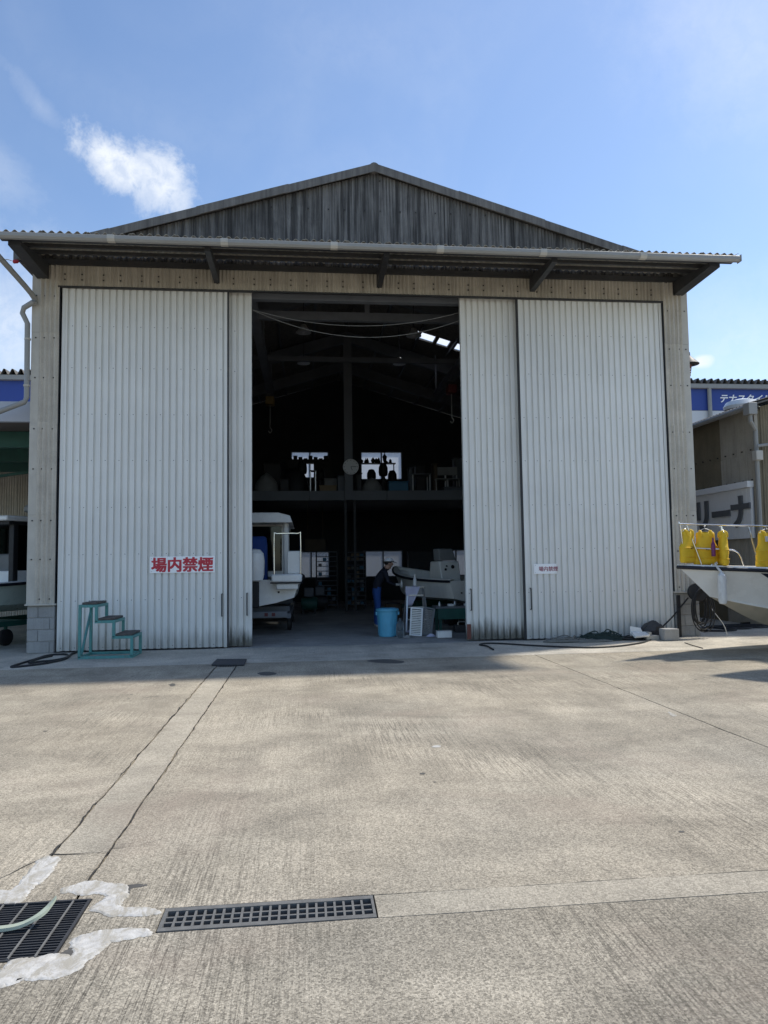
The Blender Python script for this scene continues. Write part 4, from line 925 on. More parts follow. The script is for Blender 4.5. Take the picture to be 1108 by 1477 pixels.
for x in (.15, .3): xf(MB().box(x, x+.07, -.09, -.081, .425, .495), M_).build('tail_lamp', 'hoistred', tr)

sb_ = Boat('skiff', 'open cream skiff with centre console behind the right door', (2.45, 6.75), (-.36, .93), 4.05, 1.6, .56, .67, 1.07, .31, .45, ('cream', 'cream', 'cream'), .80, 0)
def sbx(name, mat, *a, bevel=.02): return xf(MB().box(*a), sb_.M).build(name, mat, sb_.root, bevel=bevel)
con = MB().prism([(1.0, -.26, .80), (1.16, -.26, 1.52), (1.6, -.26, 1.52), (1.72, -.26, .80)], (0, .56, 0)); xf(con, sb_.M).build('console', 'cream', sb_.root, bevel=.03)
xf(MB().prism([(1.2, -.22, 1.535), (1.2, .27, 1.535), (1.3, .23, 1.83), (1.3, -.18, 1.83)], (.28, 0, 0)), sb_.M).build('console_cover', 'cover', sb_.root, bevel=.03)
for y, z, r in ((-.05, 1.38, .045), (.12, 1.40, .02), (.16, 1.32, .03)): xf(MB().lathe((1.015+(z-.9)*.222, y, z), [(r, 0), (r, .02)], 14, axis=(-1, 0, .2)), sb_.M).build('gauge', 'black', sb_.root)
sbx('seat_plank', 'cover', .4, .7, -.52, .52, .90, .94); sbx('transom_plate', 'black', -.01, -.002, -.12, .02, .95, .99, bevel=0)
sbx('scupper', 'black', -.01, -.002, .42, .46, .78, .81, bevel=0); sbx('motor_cradle', 'cream', -.06, .02, -.35, .18, .80, 1.03)
gt_, _ = trailer('boat_trolley', 'dark green steel trolley carrying the cream skiff', 'green', 3.64, 4.45, math.atan2(.93, -.36), 3.2, 1.1, .36)
# bench-like green cart with clutter in front of the skiff
ct = thing('work_cart', 'low green cart with a grey top in front of the skiff', 'cart', (3.5, 2.3, 0))
MB().box(2.78, 4.4, 2.05, 2.6, .50, .54).build('top', 'shedlight', ct); MB().box(2.81, 4.37, 2.03, 2.07, .27, .495).box(2.81, 4.37, 2.58, 2.62, .27, .495).build('apron_rail', 'green', ct)
for x in (2.87, 4.3):
    for y in (2.1, 2.55): MB().box(x-.03, x+.03, y-.03, y+.03, 0, .50).build('leg', 'green', ct)
ordn = ('leftmost', 'middle', 'rightmost')
for i in range(9):
    x = 2.88+i*.12; k = i % 3; z = .541; mb = MB(); o_ = ordn[i//3]
    if k == 0: mb.lathe((x, 2.2+.1*(i % 2), z), [(.03, 0), (.03, .06), (.02, .08), (.008, .11)], 10); nm, cat_, mt, lab = 'small_tin', 'tin', 'alum', o_+' small metal tin on the green cart'
    elif k == 1: mb.tube([(x-.08, 2.15, z+.025), (x, 2.25, z+.025), (x+.06, 2.27, z+.03)], .022, 7); nm, cat_, mt, lab = 'hand_tool', 'tool', 'black', o_+' dark hand tool lying on the green cart'
    else: mb.box(x-.06, x+.06, 2.13, 2.25, z, z+.05); nm, cat_, mt, lab = 'parts_tray', 'tray', 'white', o_+' small pale parts tray on the green cart'
    one(nm, mb, mt, lab, cat_, (x, 2.2, z), 'small things on the green cart', .003)
mb_ = Boat('pilot_boat', 'pale green boat with black framed cabin in the open shed', (-4.75, 5.2), (.42, .9), 5.6, 1.9, .62, .80, 1.18, .42, .6, ('mint', 'mint', 'white'), .85, .5)
def mbx(name, mat, *a, bevel=.02): return xf(MB().box(*a), mb_.M).build(name, mat, mb_.root, bevel=bevel)
for x in (1.9, 3.0, 4.0):
    for y in (-.62, .62): mbx('cabin_post', 'black', x-.06, x+.06, y-.06, y+.06, 1.2, 2.42, bevel=.01)
mbx('cabin_base', 'white', 1.85, 4.05, -.66, .66, 1.15, 1.45); mbx('cabin_roof', 'white', 1.6, 4.3, -.75, .75, 2.43, 2.53, bevel=.03)
mbx('roof_band', 'black', 1.7, 4.2, -.70, .70, 2.36, 2.425, bevel=0)
for sg in (-1, 1): mbx('side_window', 'darkglass', 1.97, 3.93, *sorted((sg*.62, sg*.632)), 1.46, 2.36, bevel=0)
mbx('windscreen', 'darkglass', 4.0, 4.012, -.56, .56, 1.46, 2.36, bevel=0); mbx('helm_seat', 'cover', 2.3, 2.8, -.3, .3, 1.2, 1.8, bevel=.06)
rd = MB().lathe((2.9, -.25, 2.53), [(.05, 0), (.05, .1), (.2, .12), (.28, .17), (.29, .24), (.24, .30), (.05, .32)], 22); xf(rd, mb_.M).build('radar_dome', 'cover', mb_.root)
sl = MB().tube([(2.7, -.35, 2.85), (2.7, -.35, 3.02)], .02, 8).lathe((2.7, -.35, 3.02), [(.03, 0), (.09, .02), (.1, .1), (.05, .13)], 14); xf(sl, mb_.M).build('search_light', 'cover', mb_.root)
trailer('boat_trailer', 'teal trailer under the pale green boat', 'green', mb_.w((2.8, 0, 0)).x, mb_.w((2.8, 0, 0)).y, math.atan2(.9, .42), 4.6, 1.2, .42)
# ------------------------------------------------------------------ drains and things lying in the yard
gr = thing('square_grating', 'dark square steel grating in the left foreground', 'grating', (-1.39, -10.19, 0))
gx0, gx1, gy0, gy1 = -1.795, -.977, -10.44, -9.94
fm = MB()
for a in ((gx0, gx1, gy0, gy0+.012), (gx0, gx1, gy1-.012, gy1), (gx0, gx0+.012, gy0+.013, gy1-.013), (gx1-.012, gx1, gy0+.013, gy1-.013)): fm.box(a[0], a[1], a[2], a[3], -.04, .004)
fm.build('frame', 'grate_dark', gr)
bar_ = MB().box(gx0+.014, gx1-.014, -.0035, .0035, -.035, 0).mesh('bearing_bar', 'grate_dark')
nb_ = 22
for i in range(nb_): inst(bar_, 'bearing_bar', gr, (0, gy0+.02+(gy1-gy0-.04)*(i+.5)/nb_, 0), 0)
cr_ = MB().tube([(0, gy0+.014, .003), (0, gy1-.014, .003)], .005, 6).mesh('cross_rod', 'grate')
for i in range(8): inst(cr_, 'cross_rod', gr, (gx1-.075-i*.1, 0, 0))
dg = thing('drain_grate', 'long narrow grey drain grate with square openings', 'drain grate', (-.165, -10.19, 0))
dx0, dx1, dy0, dy1 = -.622, .288, -10.286, -10.084
fm = MB()
for a in ((dx0, dx1, dy0, dy0+.03), (dx0, dx1, dy1-.03, dy1), (dx0, dx0+.016, dy0+.031, dy1-.031), (dx1-.012, dx1, dy0+.031, dy1-.031)): fm.box(*a, -.05, .003)
fm.build('frame', 'grate', dg)
nc = 22; st_ = (dx1-dx0-.03)/nc
rib = MB().box(-.005, .005, dy0+.031, dy1-.031, -.03, .0).mesh('cross_rib', 'grate')
for i in range(1, nc): inst(rib, 'cross_rib', dg, (dx0+.016+st_*i, 0, 0))
lr = MB().box(dx0+.016, dx1-.013, -.0055, .0055, -.032, -.001).mesh('long_rib', 'grate')
for k in (1, 2): inst(lr, 'long_rib', dg, (0, dy0+.031+(dy1-dy0-.062)*k/3, 0))
# bent moulding on the grating
pts = [GX(x, y, z) for x, y, z in ((-60, 1338, .012), (-20, 1341, .012), (5, 1340, .014), (30, 1335, .02), (52, 1324, .04), (68, 1311, .06), (81, 1296, .09))]
pts = spline(pts, 5); mb = MB(); rr = []
for i, p in enumerate(pts):
    d = (pts[min(i+1, len(pts)-1)]-pts[max(i-1, 0)]).normalized(); sd_ = V((-d.y, d.x, 0)).normalized(); wd = .028*(1 if i < len(pts)-6 else (len(pts)-i)/7+.1)
    rr.append([p-sd_*wd*.6+V((0, 0, -.004)), p-sd_*wd*.5+V((0, 0, .008)), p+sd_*wd*.2+V((0, 0, .012)), p+sd_*wd*.5+V((0, 0, .002)), p+sd_*wd*.3+V((0, 0, -.006))])
mb.grid(rr, close=True); mb.add(rr[0], [(0, 1, 2, 3, 4)]); mb.add(rr[-1], [(4, 3, 2, 1, 0)])
one('bent_moulding', mb, 'stripgreen', 'bent pale green moulding strip lying on the square grating', 'strip', pts[0])
# small slotted drain and rubber mat at the top of the strip
sd2 = thing('slot_drain', 'small dark slotted drain just below the rubber mat', 'drain grate', (-1.19, -2.33, 0))
MB().box(-1.325, -1.055, -2.415, -2.06, -.04, -.02).build('tray', 'pit', sd2)
for i in range(7): MB().box(-1.31+i*.038, -1.295+i*.038, -2.41, -2.06, -.02, .002).build('bar', 'grate', sd2)
for xx in (-1.326, -1.072): MB().box(xx, xx+.016, -2.41, -2.06, -.018, .004).build('side_rail', 'grate', sd2)
mt_ = MB(); Q = [GX(305, 961), GX(352, 961), GX(356, 953), GX(313, 953)]
mt_.prism([q+V((0, 0, .006)) for q in Q], (0, 0, .025)); one('rubber_mat', mt_, 'rubber', 'dark rubber mat covering the head of the concrete strip', 'mat', Q[0], bevel=.006)

# teal three-step stool
S0 = V((-3.70, -1.0, 0)); sw, sdp = .83, .62
stool = thing('step_stool', 'teal steel three step stool with dark treads before the left door', 'step stool', S0+V((sw/2, sdp/2, 0)))
def sbar(name, p, q, t=.045, mat='teal'): return MB().bar(S0+V(p), S0+V(q), t, t).build(name, mat, stool, bevel=.003)
zz = [.86, .60, .34]; xs_ = [0, .26, .54, sw]
sgm = []
for y in (0, sdp):
    for xx, z in ((0, zz[0]), (.26, zz[0]), (.54, zz[1]), (sw, zz[2])):
        lo = .022 if xx in (0, sw) else {.26: zz[1], .54: zz[2]}[xx]
        sbar('upright', (xx, y, lo), (xx, y, z-.024))
    for i in range(3): sbar('tread_rail', (xs_[i]-.022, y, zz[i]), (xs_[i+1]+.022, y, zz[i]))
    sbar('base_rail', (-.022, y, .022), (sw+.022, y, .022))
for xx in (0, sw): sbar('base_cross', (xx, .024, .022), (xx, sdp-.024, .022))
for i in range(3):
    for xx in (xs_[i], xs_[i+1]): sbar('tread_cross', (xx, .024, zz[i]), (xx, sdp-.024, zz[i]))
sbar('brace', (.02, .03, .06), (.02, sdp-.05, zz[0]-.06), .035)
for i in range(3):
    MB().box(S0.x+xs_[i]+.03, S0.x+xs_[i+1]-.004, S0.y-.005, S0.y+sdp+.005, zz[i]+.025, zz[i]+.062).build('tread', 'tread', stool, bevel=.008)
# hoses
def hose(name, pts, r, mat, label, cat='hose', n=6, closed=False, seg=8):
    p = spline(pts, n, closed); o = one(name, MB().tube(p, r, seg, closed), mat, label, cat, p[0]); return o
H = .017
hose('rubber_hose', [GX(x, y, H) for x, y in ((122, 938), (104, 943), (95, 950), (70, 956), (40, 960), (16, 962), (30, 957), (50, 951), (66, 946), (80, 944), (96, 944), (97, 948), (80, 952), (60, 954), (42, 956), (56, 950), (75, 946))], H, 'black', 'flattened black hose loop by the left corner block plinth')
hose('rubber_hose', [GX(712, 937, H), GX(703, 932, H), GX(692, 930, H), GX(700, 928, H), GX(720, 928, H), GX(760, 930.5, H), GX(800, 932.5, H), GX(850, 934, H), GX(890, 932, H), GX(925, 927, H), GX(940, 922, H), PX(955, 905, 1, -.2), PX(970, 890, 1, -.15), PX(985, 872, 1, -.1), PX(993, 862, 1, -.12)], .014, 'black', 'long black hose running from the reel along the right door')
random.seed(11)
def tangle(name, cx, cy, rx, ry, hgt, k, r, mat, label):
    pts = []; a = 0
    for i in range(k):
        a += random.uniform(.5, 1.3); q = random.uniform(.35, 1)
        pts.append(V((cx+rx*q*math.cos(a)+random.gauss(0, .03), cy+ry*q*math.sin(a), r+hgt*random.random()**1.5*(1.1-q))))
    return hose(name, pts, r, mat, label, 'rope', 5, False, 6)
pA, pB, pC = GX(815, 925), GX(862, 922), GX(845, 926)
tangle('rope_pile', pA.x, -.40, .46, .18, .16, 110, .011, 'rope1', 'tangled grey rope heap at the foot of the right door')
tangle('rope_pile', pB.x, -.30, .52, .18, .26, 150, .011, 'rope2', 'dark green net rope heap against the right door')
tangle('rope_pile', 6.05, -.34, .34, .14, .14, 70, .012, 'black', 'black cable coil beside the white tray')
tangle('rope_pile', 5.15, -.50, .5, .12, .06, 60, .009, 'rope1', 'thin grey rope loops in front of the dark net')
p = GX(926, 917); ty = MB(); c = V((6.15, -.42, .05))
ty.prism([c+V((-.14, -.12, .0)), c+V((.12, -.15, .02)), c+V((.16, .1, .06)), c+V((-.12, .12, .07))], (0.01, -.03, .035)); ty.prism([c+V((-.13, .09, .02)), c+V((-.11, .12, .2)), c+V((.1, .13, .16)), c+V((.14, .1, .05))], (0, .015, 0))
one('plastic_tray', ty, 'white', 'broken white plastic tray on the cables', 'tray', c, bevel=.004)
bgm = MB(); cc = V((6.52, -.22, 0))
rows_ = []
for i in range(7):
    t = i/6; rad = math.sin(math.pi*(.08+.84*t))*.19
    rows_.append([cc+V((-.22+.44*t, rad*math.cos(a)*.75+.02*math.sin(5*a+i), .16+rad*math.sin(a)*.95+.015*math.cos(4*a+2*i))) for a in [j*math.tau/14 for j in range(14)]])
bgm.grid(rows_, close=True); bgm.add(rows_[0], [tuple(range(14))[::-1]]); bgm.add(rows_[-1], [tuple(range(14))])
one('canvas_bag', bgm, 'rubber', 'slumped dark canvas bag behind the grey block', 'bag', cc)
bl = MB().box(6.52, 6.80, -.68, -.46, .003, .215); one('loose_block', bl, 'block', 'single grey concrete block by the right door corner', 'block', (6.66, -.57, 0), bevel=.01)
tl = MB().box(6.25, 6.5, -.52, -.36, .0, .09).box(6.3, 6.36, -.5, -.3, .09, .15); one('metal_clamp', tl, 'steel', 'grey metal clamp lying between tray and block', 'clamp', (6.35, -.45, 0), bevel=.006)
# hose reel on the right corner
RC = V((7.42, -.27, .86)); ax = V((-.35, -.94, .05)).normalized()
hr = thing('hose_reel', 'black hose reel with hanging coils on the right corner post', 'hose reel', RC)
MB().lathe(RC-ax*.11, [(.05, 0), (.165, 0), (.17, .012), (.165, .024), (.10, .03), (.10, .18), (.165, .19), (.172, .203), (.165, .215), (.06, .22), (.05, .235), (.02, .24)], 28, axis=ax).build('drum', 'black', hr)
MB().bar(RC+V((0, .02, 0)), RC+V((.02, .24, 0)), .06, .06).build('bracket', 'darksteel', hr)
random.seed(4)
for k in range(7):
    w_ = .10+.014*k+random.uniform(-.01, .02); dn = random.uniform(.62, .86); ox_, oy_ = random.uniform(-.05, .05), -.03-.022*k; tw = random.uniform(-.5, .5); pts = []
    for j in range(20):
        a = j*math.tau/20; zz_ = (RC.z+.07-dn/2)+dn/2*math.sin(a); xx = w_*math.cos(a)*(1.2-.25*math.sin(a))+ox_*(1-math.sin(a))*.7
        pts.append(V((RC.x+xx*math.cos(tw), RC.y+oy_+xx*math.sin(tw)*.6, max(.02+.008*k, zz_))))
    MB().tube(spline(pts, 2, True), .012, 8, True).build('hose_coil', 'black', hr)
MB().box(7.10, 7.16, -.1, -.06, 0, .8).build('post_guard', 'black', hr)
hose('thin_cable', [GX(988, 927, .01), GX(1000, 931, .01), GX(1014, 935, .008)], .007, 'black', 'short thin cable end on the apron by the hose reel', 'cable')
hose('thin_cable', [V((7.62, -.12, .9)), V((7.72, -.2, .55)), V((7.86, -.35, .25)), V((7.9, -.4, .05))], .008, 'cableg', 'pale thin cable hanging behind the hose reel', 'cable')
for i in range(4):
    c = V((8.5+.5*i, 1.0+.25*i, .02)); hose('ground_cable', [c+V((.5*math.cos(a)*(1+.2*math.sin(3*a+i)), .35*math.sin(a), .01*(i % 2))) for a in [j*.7 for j in range(9)]], .02, 'black', ['black cable coil nearest the shed corner under the boat bow', 'second black cable coil under the boat bow', 'third black cable coil under the boat', 'farthest black cable coil under the boat'][i], 'cable')
# signs
def sign(label, px0, py0, px1, py1, y, txt, mat, off, size_f, dx=0.):
    a, b = PX(px0, py0, 1, y), PX(px1, py1, 1, y); cx, cz_ = (a.x+b.x)/2, (a.z+b.z)/2; w_, h_ = b.x-a.x, a.z-b.z
    o = thing('no_smoking_sign', label, 'sign', (cx, y, b.z))
    MB().box(a.x, b.x, y-.004, y, b.z, a.z).build('plate', 'signw', o, bevel=.0015)
    t0 = text_mb(txt, h_*size_f, 0, 0, .0006, 1.0); t = MB()
    for k, (ddx, ddy) in enumerate(((0, 0), (1, .5), (-1, .5), (.6, -.7), (-.6, -.7))): t.add([p+V((ddx*off, ddy*off, -k*.0002)) for p in t0.v], t0.f)
    xs_ = [p.x for p in t.v]; zs_ = [p.y for p in t.v]; ox, oz = (max(xs_)+min(xs_))/2, (max(zs_)+min(zs_))/2
    t.v = [V((p.x-ox, p.y-oz, p.z)) for p in t.v]
    xf(t, Matrix.Translation((cx+dx, y-.006, cz_)) @ Matrix.Rotation(math.pi/2, 4, 'X')); t.build('lettering', mat, o)
    for sx in (-1, 1):
        for sz in (-1, 1): MB().lathe((cx+sx*(w_/2-.03), y-.004, cz_+sz*(h_/2-.03)), [(.006, 0), (.006, .003)], 8, axis=(0, -1, 0)).build('screw', 'steel', o)
sign('large white sign with bold red no smoking characters on the left door', 216, 803, 310, 825.5, .024, '\u5834\u5185\u7981\u7159', 'signr', .0115, .92)
sign('small white sign with faded no smoking characters on the right door', 770, 813.5, 803, 827.5, .024, '\u5834\u5185\u7981\u7159', 'signfade', .003, .50, .06)
# fittings on the outer walls
p = PX(1002, 515, 1, .25)
hs = thing('wall_lamp', 'dark cone lamp shade on the right wall near the eaves', 'lamp', (XR, .25, p.z-.1))
MB().lathe((XR+.14, .25, p.z-.16), [(.20, 0), (.205, .01), (.04, .18), (.03, .26), (.0, .27)], 20).build('shade', 'darksteel', hs); MB().bar((XR, .25, p.z+.08), (XR+.14, .25, p.z+.08), .03, .03).build('arm', 'darksteel', hs)
rb_ = thing('rusty_bracket', 'rusty brown box bracket with holes on the right wall', 'bracket', (XR, .25, 5.0))
zb_ = PX(1003, 545, 1, .25).z; zt_ = PX(1003, 528, 1, .25).z
MB().prism([(XR+.001, .14, zb_), (XR+.11, .14, zb_), (XR+.15, .14, zt_), (XR+.001, .14, zt_+.02)], (0, .22, 0)).build('box', 'rust', rb_, bevel=.006); MB().box(XR+.001, XR+.17, .12, .38, zt_+.03, zt_+.05).build('lid', 'rust', rb_)
for k in range(3): MB().lathe((XR+.105, .139, zb_+.05+k*.05), [(.012, 0), (.012, .003)], 10, axis=(0, -1, 0)).build('hole', 'signw', rb_)
p = PX(17, 376, 1, -.35)
wl = thing('warning_lamp', 'small red lamp with trailing wires under the left canopy end', 'lamp', p)
MB().lathe(p+V((.02, 0, -.02)), [(.02, 0), (.032, .01), (.034, .07), (.018, .1)], 14, axis=(1, 0, .15)).build('lens', 'redbit', wl); MB().tube(spline([p, p+V((-.1, 0, .02)), p+V((-.15, 0, -.06)), p+V((-.09, .02, -.12)), p+V((-.02, 0, -.09)), p+V((.02, .02, -.15))], 5), .008, 6).build('wire', 'cableg', wl)
MB().bar(p+V((.12, 0, 0)), (XL+.02, -.3, p.z), .025, .025).bar((XL+.02, -.3, p.z), (XL+.03, -.03, p.z), .025, .025).build('arm', 'darksteel', wl)
# wires across the door opening
for a, m_, b, nm in (((362, 446), (512, 470), (662, 451), 'upper'), ((362, 446), (535, 486.5), (666, 461), 'lower')):
    A, B_, C_ = PX(*a, 1, .34), PX(*m_, 1, .34), PX(*b, 1, .34)
    pts = []
    for i in range(25):
        t = i/24; tm = (B_.x-A.x)/(C_.x-A.x); q = (A*(1-t)*(tm-t)/tm+C_*t*(t-tm)/(1-tm)) if False else None
        l0 = (t-tm)*(t-1)/((0-tm)*(0-1)); l1 = (t-0)*(t-1)/((tm-0)*(tm-1)); l2 = (t-0)*(t-tm)/((1-0)*(1-tm)); pts.append(A*l0+B_*l1+C_*l2)
    pts = [pts[0]-V((.15, 0, 0))]+pts+[pts[-1]+V((.15, 0, .01))]
    one('sagging_wire', MB().tube(pts, .003, 6), 'cableg', '%s of the two wires sagging across the door opening' % nm, 'wire', pts[0], 'wires across the door opening')

# ------------------------------------------------------------------ inside the shed
def lampshade(px, py, y, label):
    p = PX(px, py, 1, y); o = thing('high_bay_lamp', label, 'lamp', p, 'high bay lamps')
    MB().lathe(p+V((0, 0, -.05)), [(.19, 0), (.185, .02), (.09, .13), (.06, .2)], 20).build('reflector', 'alum', o); MB().lathe(p+V((0, 0, -.06)), [(.02, 0), (.06, .03), (.06, .12), (.03, .15)], 14).build('bulb', 'fender', o)
    MB().tube([p+V((0, 0, .15)), V((p.x, p.y, roofz(p.x)-.01))], .012, 6).build('stem', 'darksteel', o)
lampshade(438, 477, 4.0, 'high bay lamp nearest the left door'); lampshade(597, 482, 4.0, 'high bay lamp nearest the right door')
lampshade(438, 522, 7.9, 'left high bay lamp deeper in the shed'); lampshade(576, 523, 7.9, 'right high bay lamp deeper in the shed')
for x, yy, mat, lb in ((-1.05, 8.3, 'hoistyel', 'yellow chain hoist hanging from the left crane rail'), (4.15, 6.6, 'hoistred', 'red chain hoist hanging from the right crane rail')):
    o = thing('chain_hoist', lb, 'hoist', (x, yy, 6.2))
    MB().box(x-.13, x+.13, yy-.2, yy+.2, 6.28, 6.52).build('body', mat, o, bevel=.03); MB().box(x-.12, x+.12, yy-.1, yy+.1, 6.53, 6.62).build('trolley', 'darksteel', o)
    MB().tube([(x, yy, 6.28), (x, yy, 5.6)], .012, 6).build('chain', 'steel', o); MB().tube(spline([(x, yy, 5.6), (x+.05, yy, 5.52), (x, yy, 5.44), (x-.05, yy, 5.5)], 4), .016, 6).build('hook', 'steel', o)
CK = PX(506, 673.5, 1, 9.17); ck = thing('wall_clock', 'round white wall clock on the centre column', 'clock', CK)
MB().lathe(CK, [(.25, 0), (.25, .05), (.235, .06), (.235, .045), (.0, .045)], 36, axis=(0, -1, 0)).build('case', 'clockface', ck, angle=25)
for k in range(12): a = k*math.tau/12; MB().bar(CK+V((.19*math.sin(a), -.05, .19*math.cos(a))), CK+V((.22*math.sin(a), -.05, .22*math.cos(a))), .012, .004, up=(0, 1, 0)).build('hour_mark', 'black', ck)
for a, l in ((2.75, .12), (1.57, .17)): MB().bar(CK+V((0, -.053, 0)), CK+V((l*math.sin(a), -.053, l*math.cos(a))), .014, .003, up=(0, 1, 0)).build('hand', 'black', ck)
# racks under the mezzanine
def rack(label, px0, px1, y, ztop, n, dens):
    a, b = PX(px0, 870, 1, y).x, PX(px1, 870, 1, y).x; o = thing('parts_rack', label, 'rack', ((a+b)/2, y+.2, 0), 'parts racks')
    for x in (a, b):
        for yy in (y, y+.42): MB().box(x-.02, x+.02, yy-.02, yy+.02, 0, ztop).build('post', 'darksteel', o)
    for i in range(n):
        z = .12+(ztop-.14)*i/(n-1); MB().box(a+.021, b-.021, y, y+.42, z-.012, z+.012).build('shelf', 'frame', o)
        if i < n-1:
            random.seed(i*7+int(px0)); k = int((b-a)/.16)
            for j in range(k):
                if random.random() < dens: hgt = (ztop-.14)/(n-1)*random.uniform(.45, .75); x = a+.05+(b-a-.1)*(j+.5)/k; MB().box(x-.055, x+.055, y+.03, y+.36, z+.014, z+.014+hgt).build('bin', random.choice(['cardboard', 'frame', 'cover', 'bluecrate']), o)
    return o
rack('open parts rack left of the centre post gap', 457, 487, 11.0, 1.92, 12, .25); rack('drawer rack right of the centre post gap', 499, 528, 11.0, 1.90, 13, .7)
def box_thing(name, label, cat, px0, py0, px1, py1, y, d, mat, grp=None, lid=None, bevel=.01):
    a, b = PX(px0, py0, 1, y), PX(px1, py1, 1, y); z0_ = b.z
    o = thing(name, label, cat, ((a.x+b.x)/2, y+d/2, z0_), grp)
    MB().box(a.x, b.x, y, y+d, z0_, a.z-.03).build('body', mat, o, bevel=bevel); MB().box(a.x-.015, b.x+.015, y-.015, y+d+.015, a.z-.029, a.z).build('lid', lid or mat, o, bevel=bevel*.6)
    return o
def on_mezz(px0, px1, py0, y):
    a, b = PX(px0, py0, 1, y), PX(px1, py0, 1, y); return a.x, b.x, a.z
def mez_box(name, label, cat, px0, px1, py0, y, d, mat, lid=None, bevel=.02, z0=3.785):
    a, b, zt3 = on_mezz(px0, px1, py0, y); o = thing(name, label, cat, ((a+b)/2, y+d/2, z0))
    MB().box(a, b, y, y+d, z0, zt3-.03).build('body', mat, o, bevel=bevel); MB().box(a-.02, b+.02, y-.02, y+d+.02, zt3-.029, zt3).build('lid', lid or mat, o, bevel=bevel*.5); return o
MZ = 3.785
mez_box('blue_crate', 'blue plastic crate on the mezzanine edge', 'crate', 561, 589, 694, 9.7, .5, 'bluecrate'); mez_box('cardboard_box', 'flat tan carton on the mezzanine left of the clock', 'box', 461, 485, 700, 9.75, .5, 'cardboard', bevel=.006)
def bundle(label, px0, px1, py0, y, mat):
    a, b, zt3 = on_mezz(px0, px1, py0, y); hgt = zt3-MZ; mb = MB(); R2 = []
    for i in range(8):
        t = i/7; q = (1-t**2.4)**.6 if t < 1 else .05; R2.append([V(((a+b)/2+(b-a)/2*q*math.cos(s_)*(1+.08*mnoise.noise(V((math.cos(s_)*2, t*3, px0*.1)))), y+.35+.35*q*math.sin(s_), MZ+.001+hgt*t+.05*mnoise.noise(V((math.cos(s_)*2, math.sin(s_)*2, t*2+px0)))*t)) for s_ in [j*math.tau/20 for j in range(20)]])
    mb.grid(R2, close=True); mb.add(R2[-1], [tuple(range(20))]); mb.add(R2[0], [tuple(range(20))[::-1]]); one('tarpaulin_bundle', mb, mat, label, 'tarpaulin', ((a+b)/2, y+.35, MZ))
bundle('grey tarpaulin bundle at the left end of the mezzanine', 366, 401, 681, 9.8, 'cover'); bundle('pale covered heap on the mezzanine right of the clock', 522, 553, 688, 9.9, 'cover'); bundle('dark heap on the mezzanine below the left upper window', 403, 447, 672, 10.6, 'black')
def motor(px, y, label, ht=1.25):
    x = PX(px, 690, 1, y).x; o = thing('outboard_motor', label, 'outboard motor', (x, y, MZ))
    st = MB().bar((x-.22, y-.2, MZ), (x-.03, y, MZ+ht*.62), .04, .04).bar((x+.22, y-.2, MZ), (x+.03, y, MZ+ht*.62), .04, .04).bar((x, y+.3, MZ), (x, y+.02, MZ+ht*.62), .04, .04); st.build('stand', 'darksteel', o)
    MB().lathe((x, y, MZ+ht*.62), [(.08, 0), (.15, .03), (.17, .15), (.16, ht*.25), (.1, ht*.36), (.02, ht*.38)], 16).build('cowling', 'black', o); MB().box(x-.05, x+.05, y-.06, y+.08, MZ+.2, MZ+ht*.64).build('leg', 'darksteel', o, bevel=.01)
    MB().lathe((x, y+.1, MZ+.25), [(.03, -.08), (.06, 0), (.03, .1)], 10, axis=(0, 1, 0)).build('gearcase', 'darksteel', o)
for px, y, lb in ((418, 12.2, 'dark outboard motor on a stand at the left upper window'), (436, 11.6, 'taller outboard motor on a stand at the left upper window'), (462, 12.4, 'outboard motor right of the left upper window'), (536, 12.6, 'left outboard motor before the right upper window'), (553, 12.2, 'middle outboard motor before the right upper window'), (566, 12.9, 'right outboard motor before the right upper window')):
    motor(px, y, lb, 1.3 if px in (436, 553) else 1.12)
sf = thing('window_shelf', 'dark shelf with tins across the right upper window', 'shelf', (3.0, 15.2, MZ)); zsh = PX(550, 668, 1, 15.3).z
MB().box(2.1, 3.6, 15.2, 15.5, zsh-.03, zsh).build('board', 'darksteel', sf)
for x in (2.14, 3.52): MB().box(x-.02, x+.02, 15.22, 15.26, MZ, zsh-.031).build('post', 'darksteel', sf)
random.seed(5)
for i in range(9): x = 2.22+i*.15; h_ = random.uniform(.1, .24) if i != 6 else .48; one('storage_tin', MB().lathe((x+.05*math.sin(i*2.3), 15.35, zsh+.001), [(.05+.03*math.sin(i*1.7), 0), (.075+.025*math.sin(i*3.1), h_*.2), (.07+.03*math.cos(i*2.1), h_*.55), (.035+.02*math.sin(i*5), h_*.8), (.02, h_)], 7+i % 3), 'black', ('first', 'second', 'third', 'fourth', 'fifth', 'sixth', 'tallest', 'eighth', 'ninth')[i]+' dark jar from the left on the right window shelf' if i != 6 else 'tallest dark jar on the right window shelf', 'tin', (x, 15.35, zsh), 'tins on the window shelf')
sf2 = thing('window_shelf', 'dark shelf across the left upper window', 'shelf', (.2, 15.2, MZ)); zs2 = PX(440, 664, 1, 15.3).z
zA, zB = PX(440, 668, 1, 15.2).z, PX(440, 658, 1, 15.2).z; MB().box(-.75, 1.05, 15.2, 15.5, zA, zB-.12).build('board', 'darksteel', sf2)
MB().box(-.75, -.16, 15.2, 15.45, MZ, zA-.003).build('side_case', 'darksteel', sf2); MB().box(.32, 1.05, 15.2, 15.45, MZ, zA-.003).build('side_case', 'darksteel', sf2)
for i in range(8): x = -.6+i*.2; hb_ = .05+.05*((i*5) % 3); MB().box(x-.08, x+.08, 15.25, 15.42, zB-.117, zB-.12+hb_).build('item', 'black', sf2, bevel=.01)
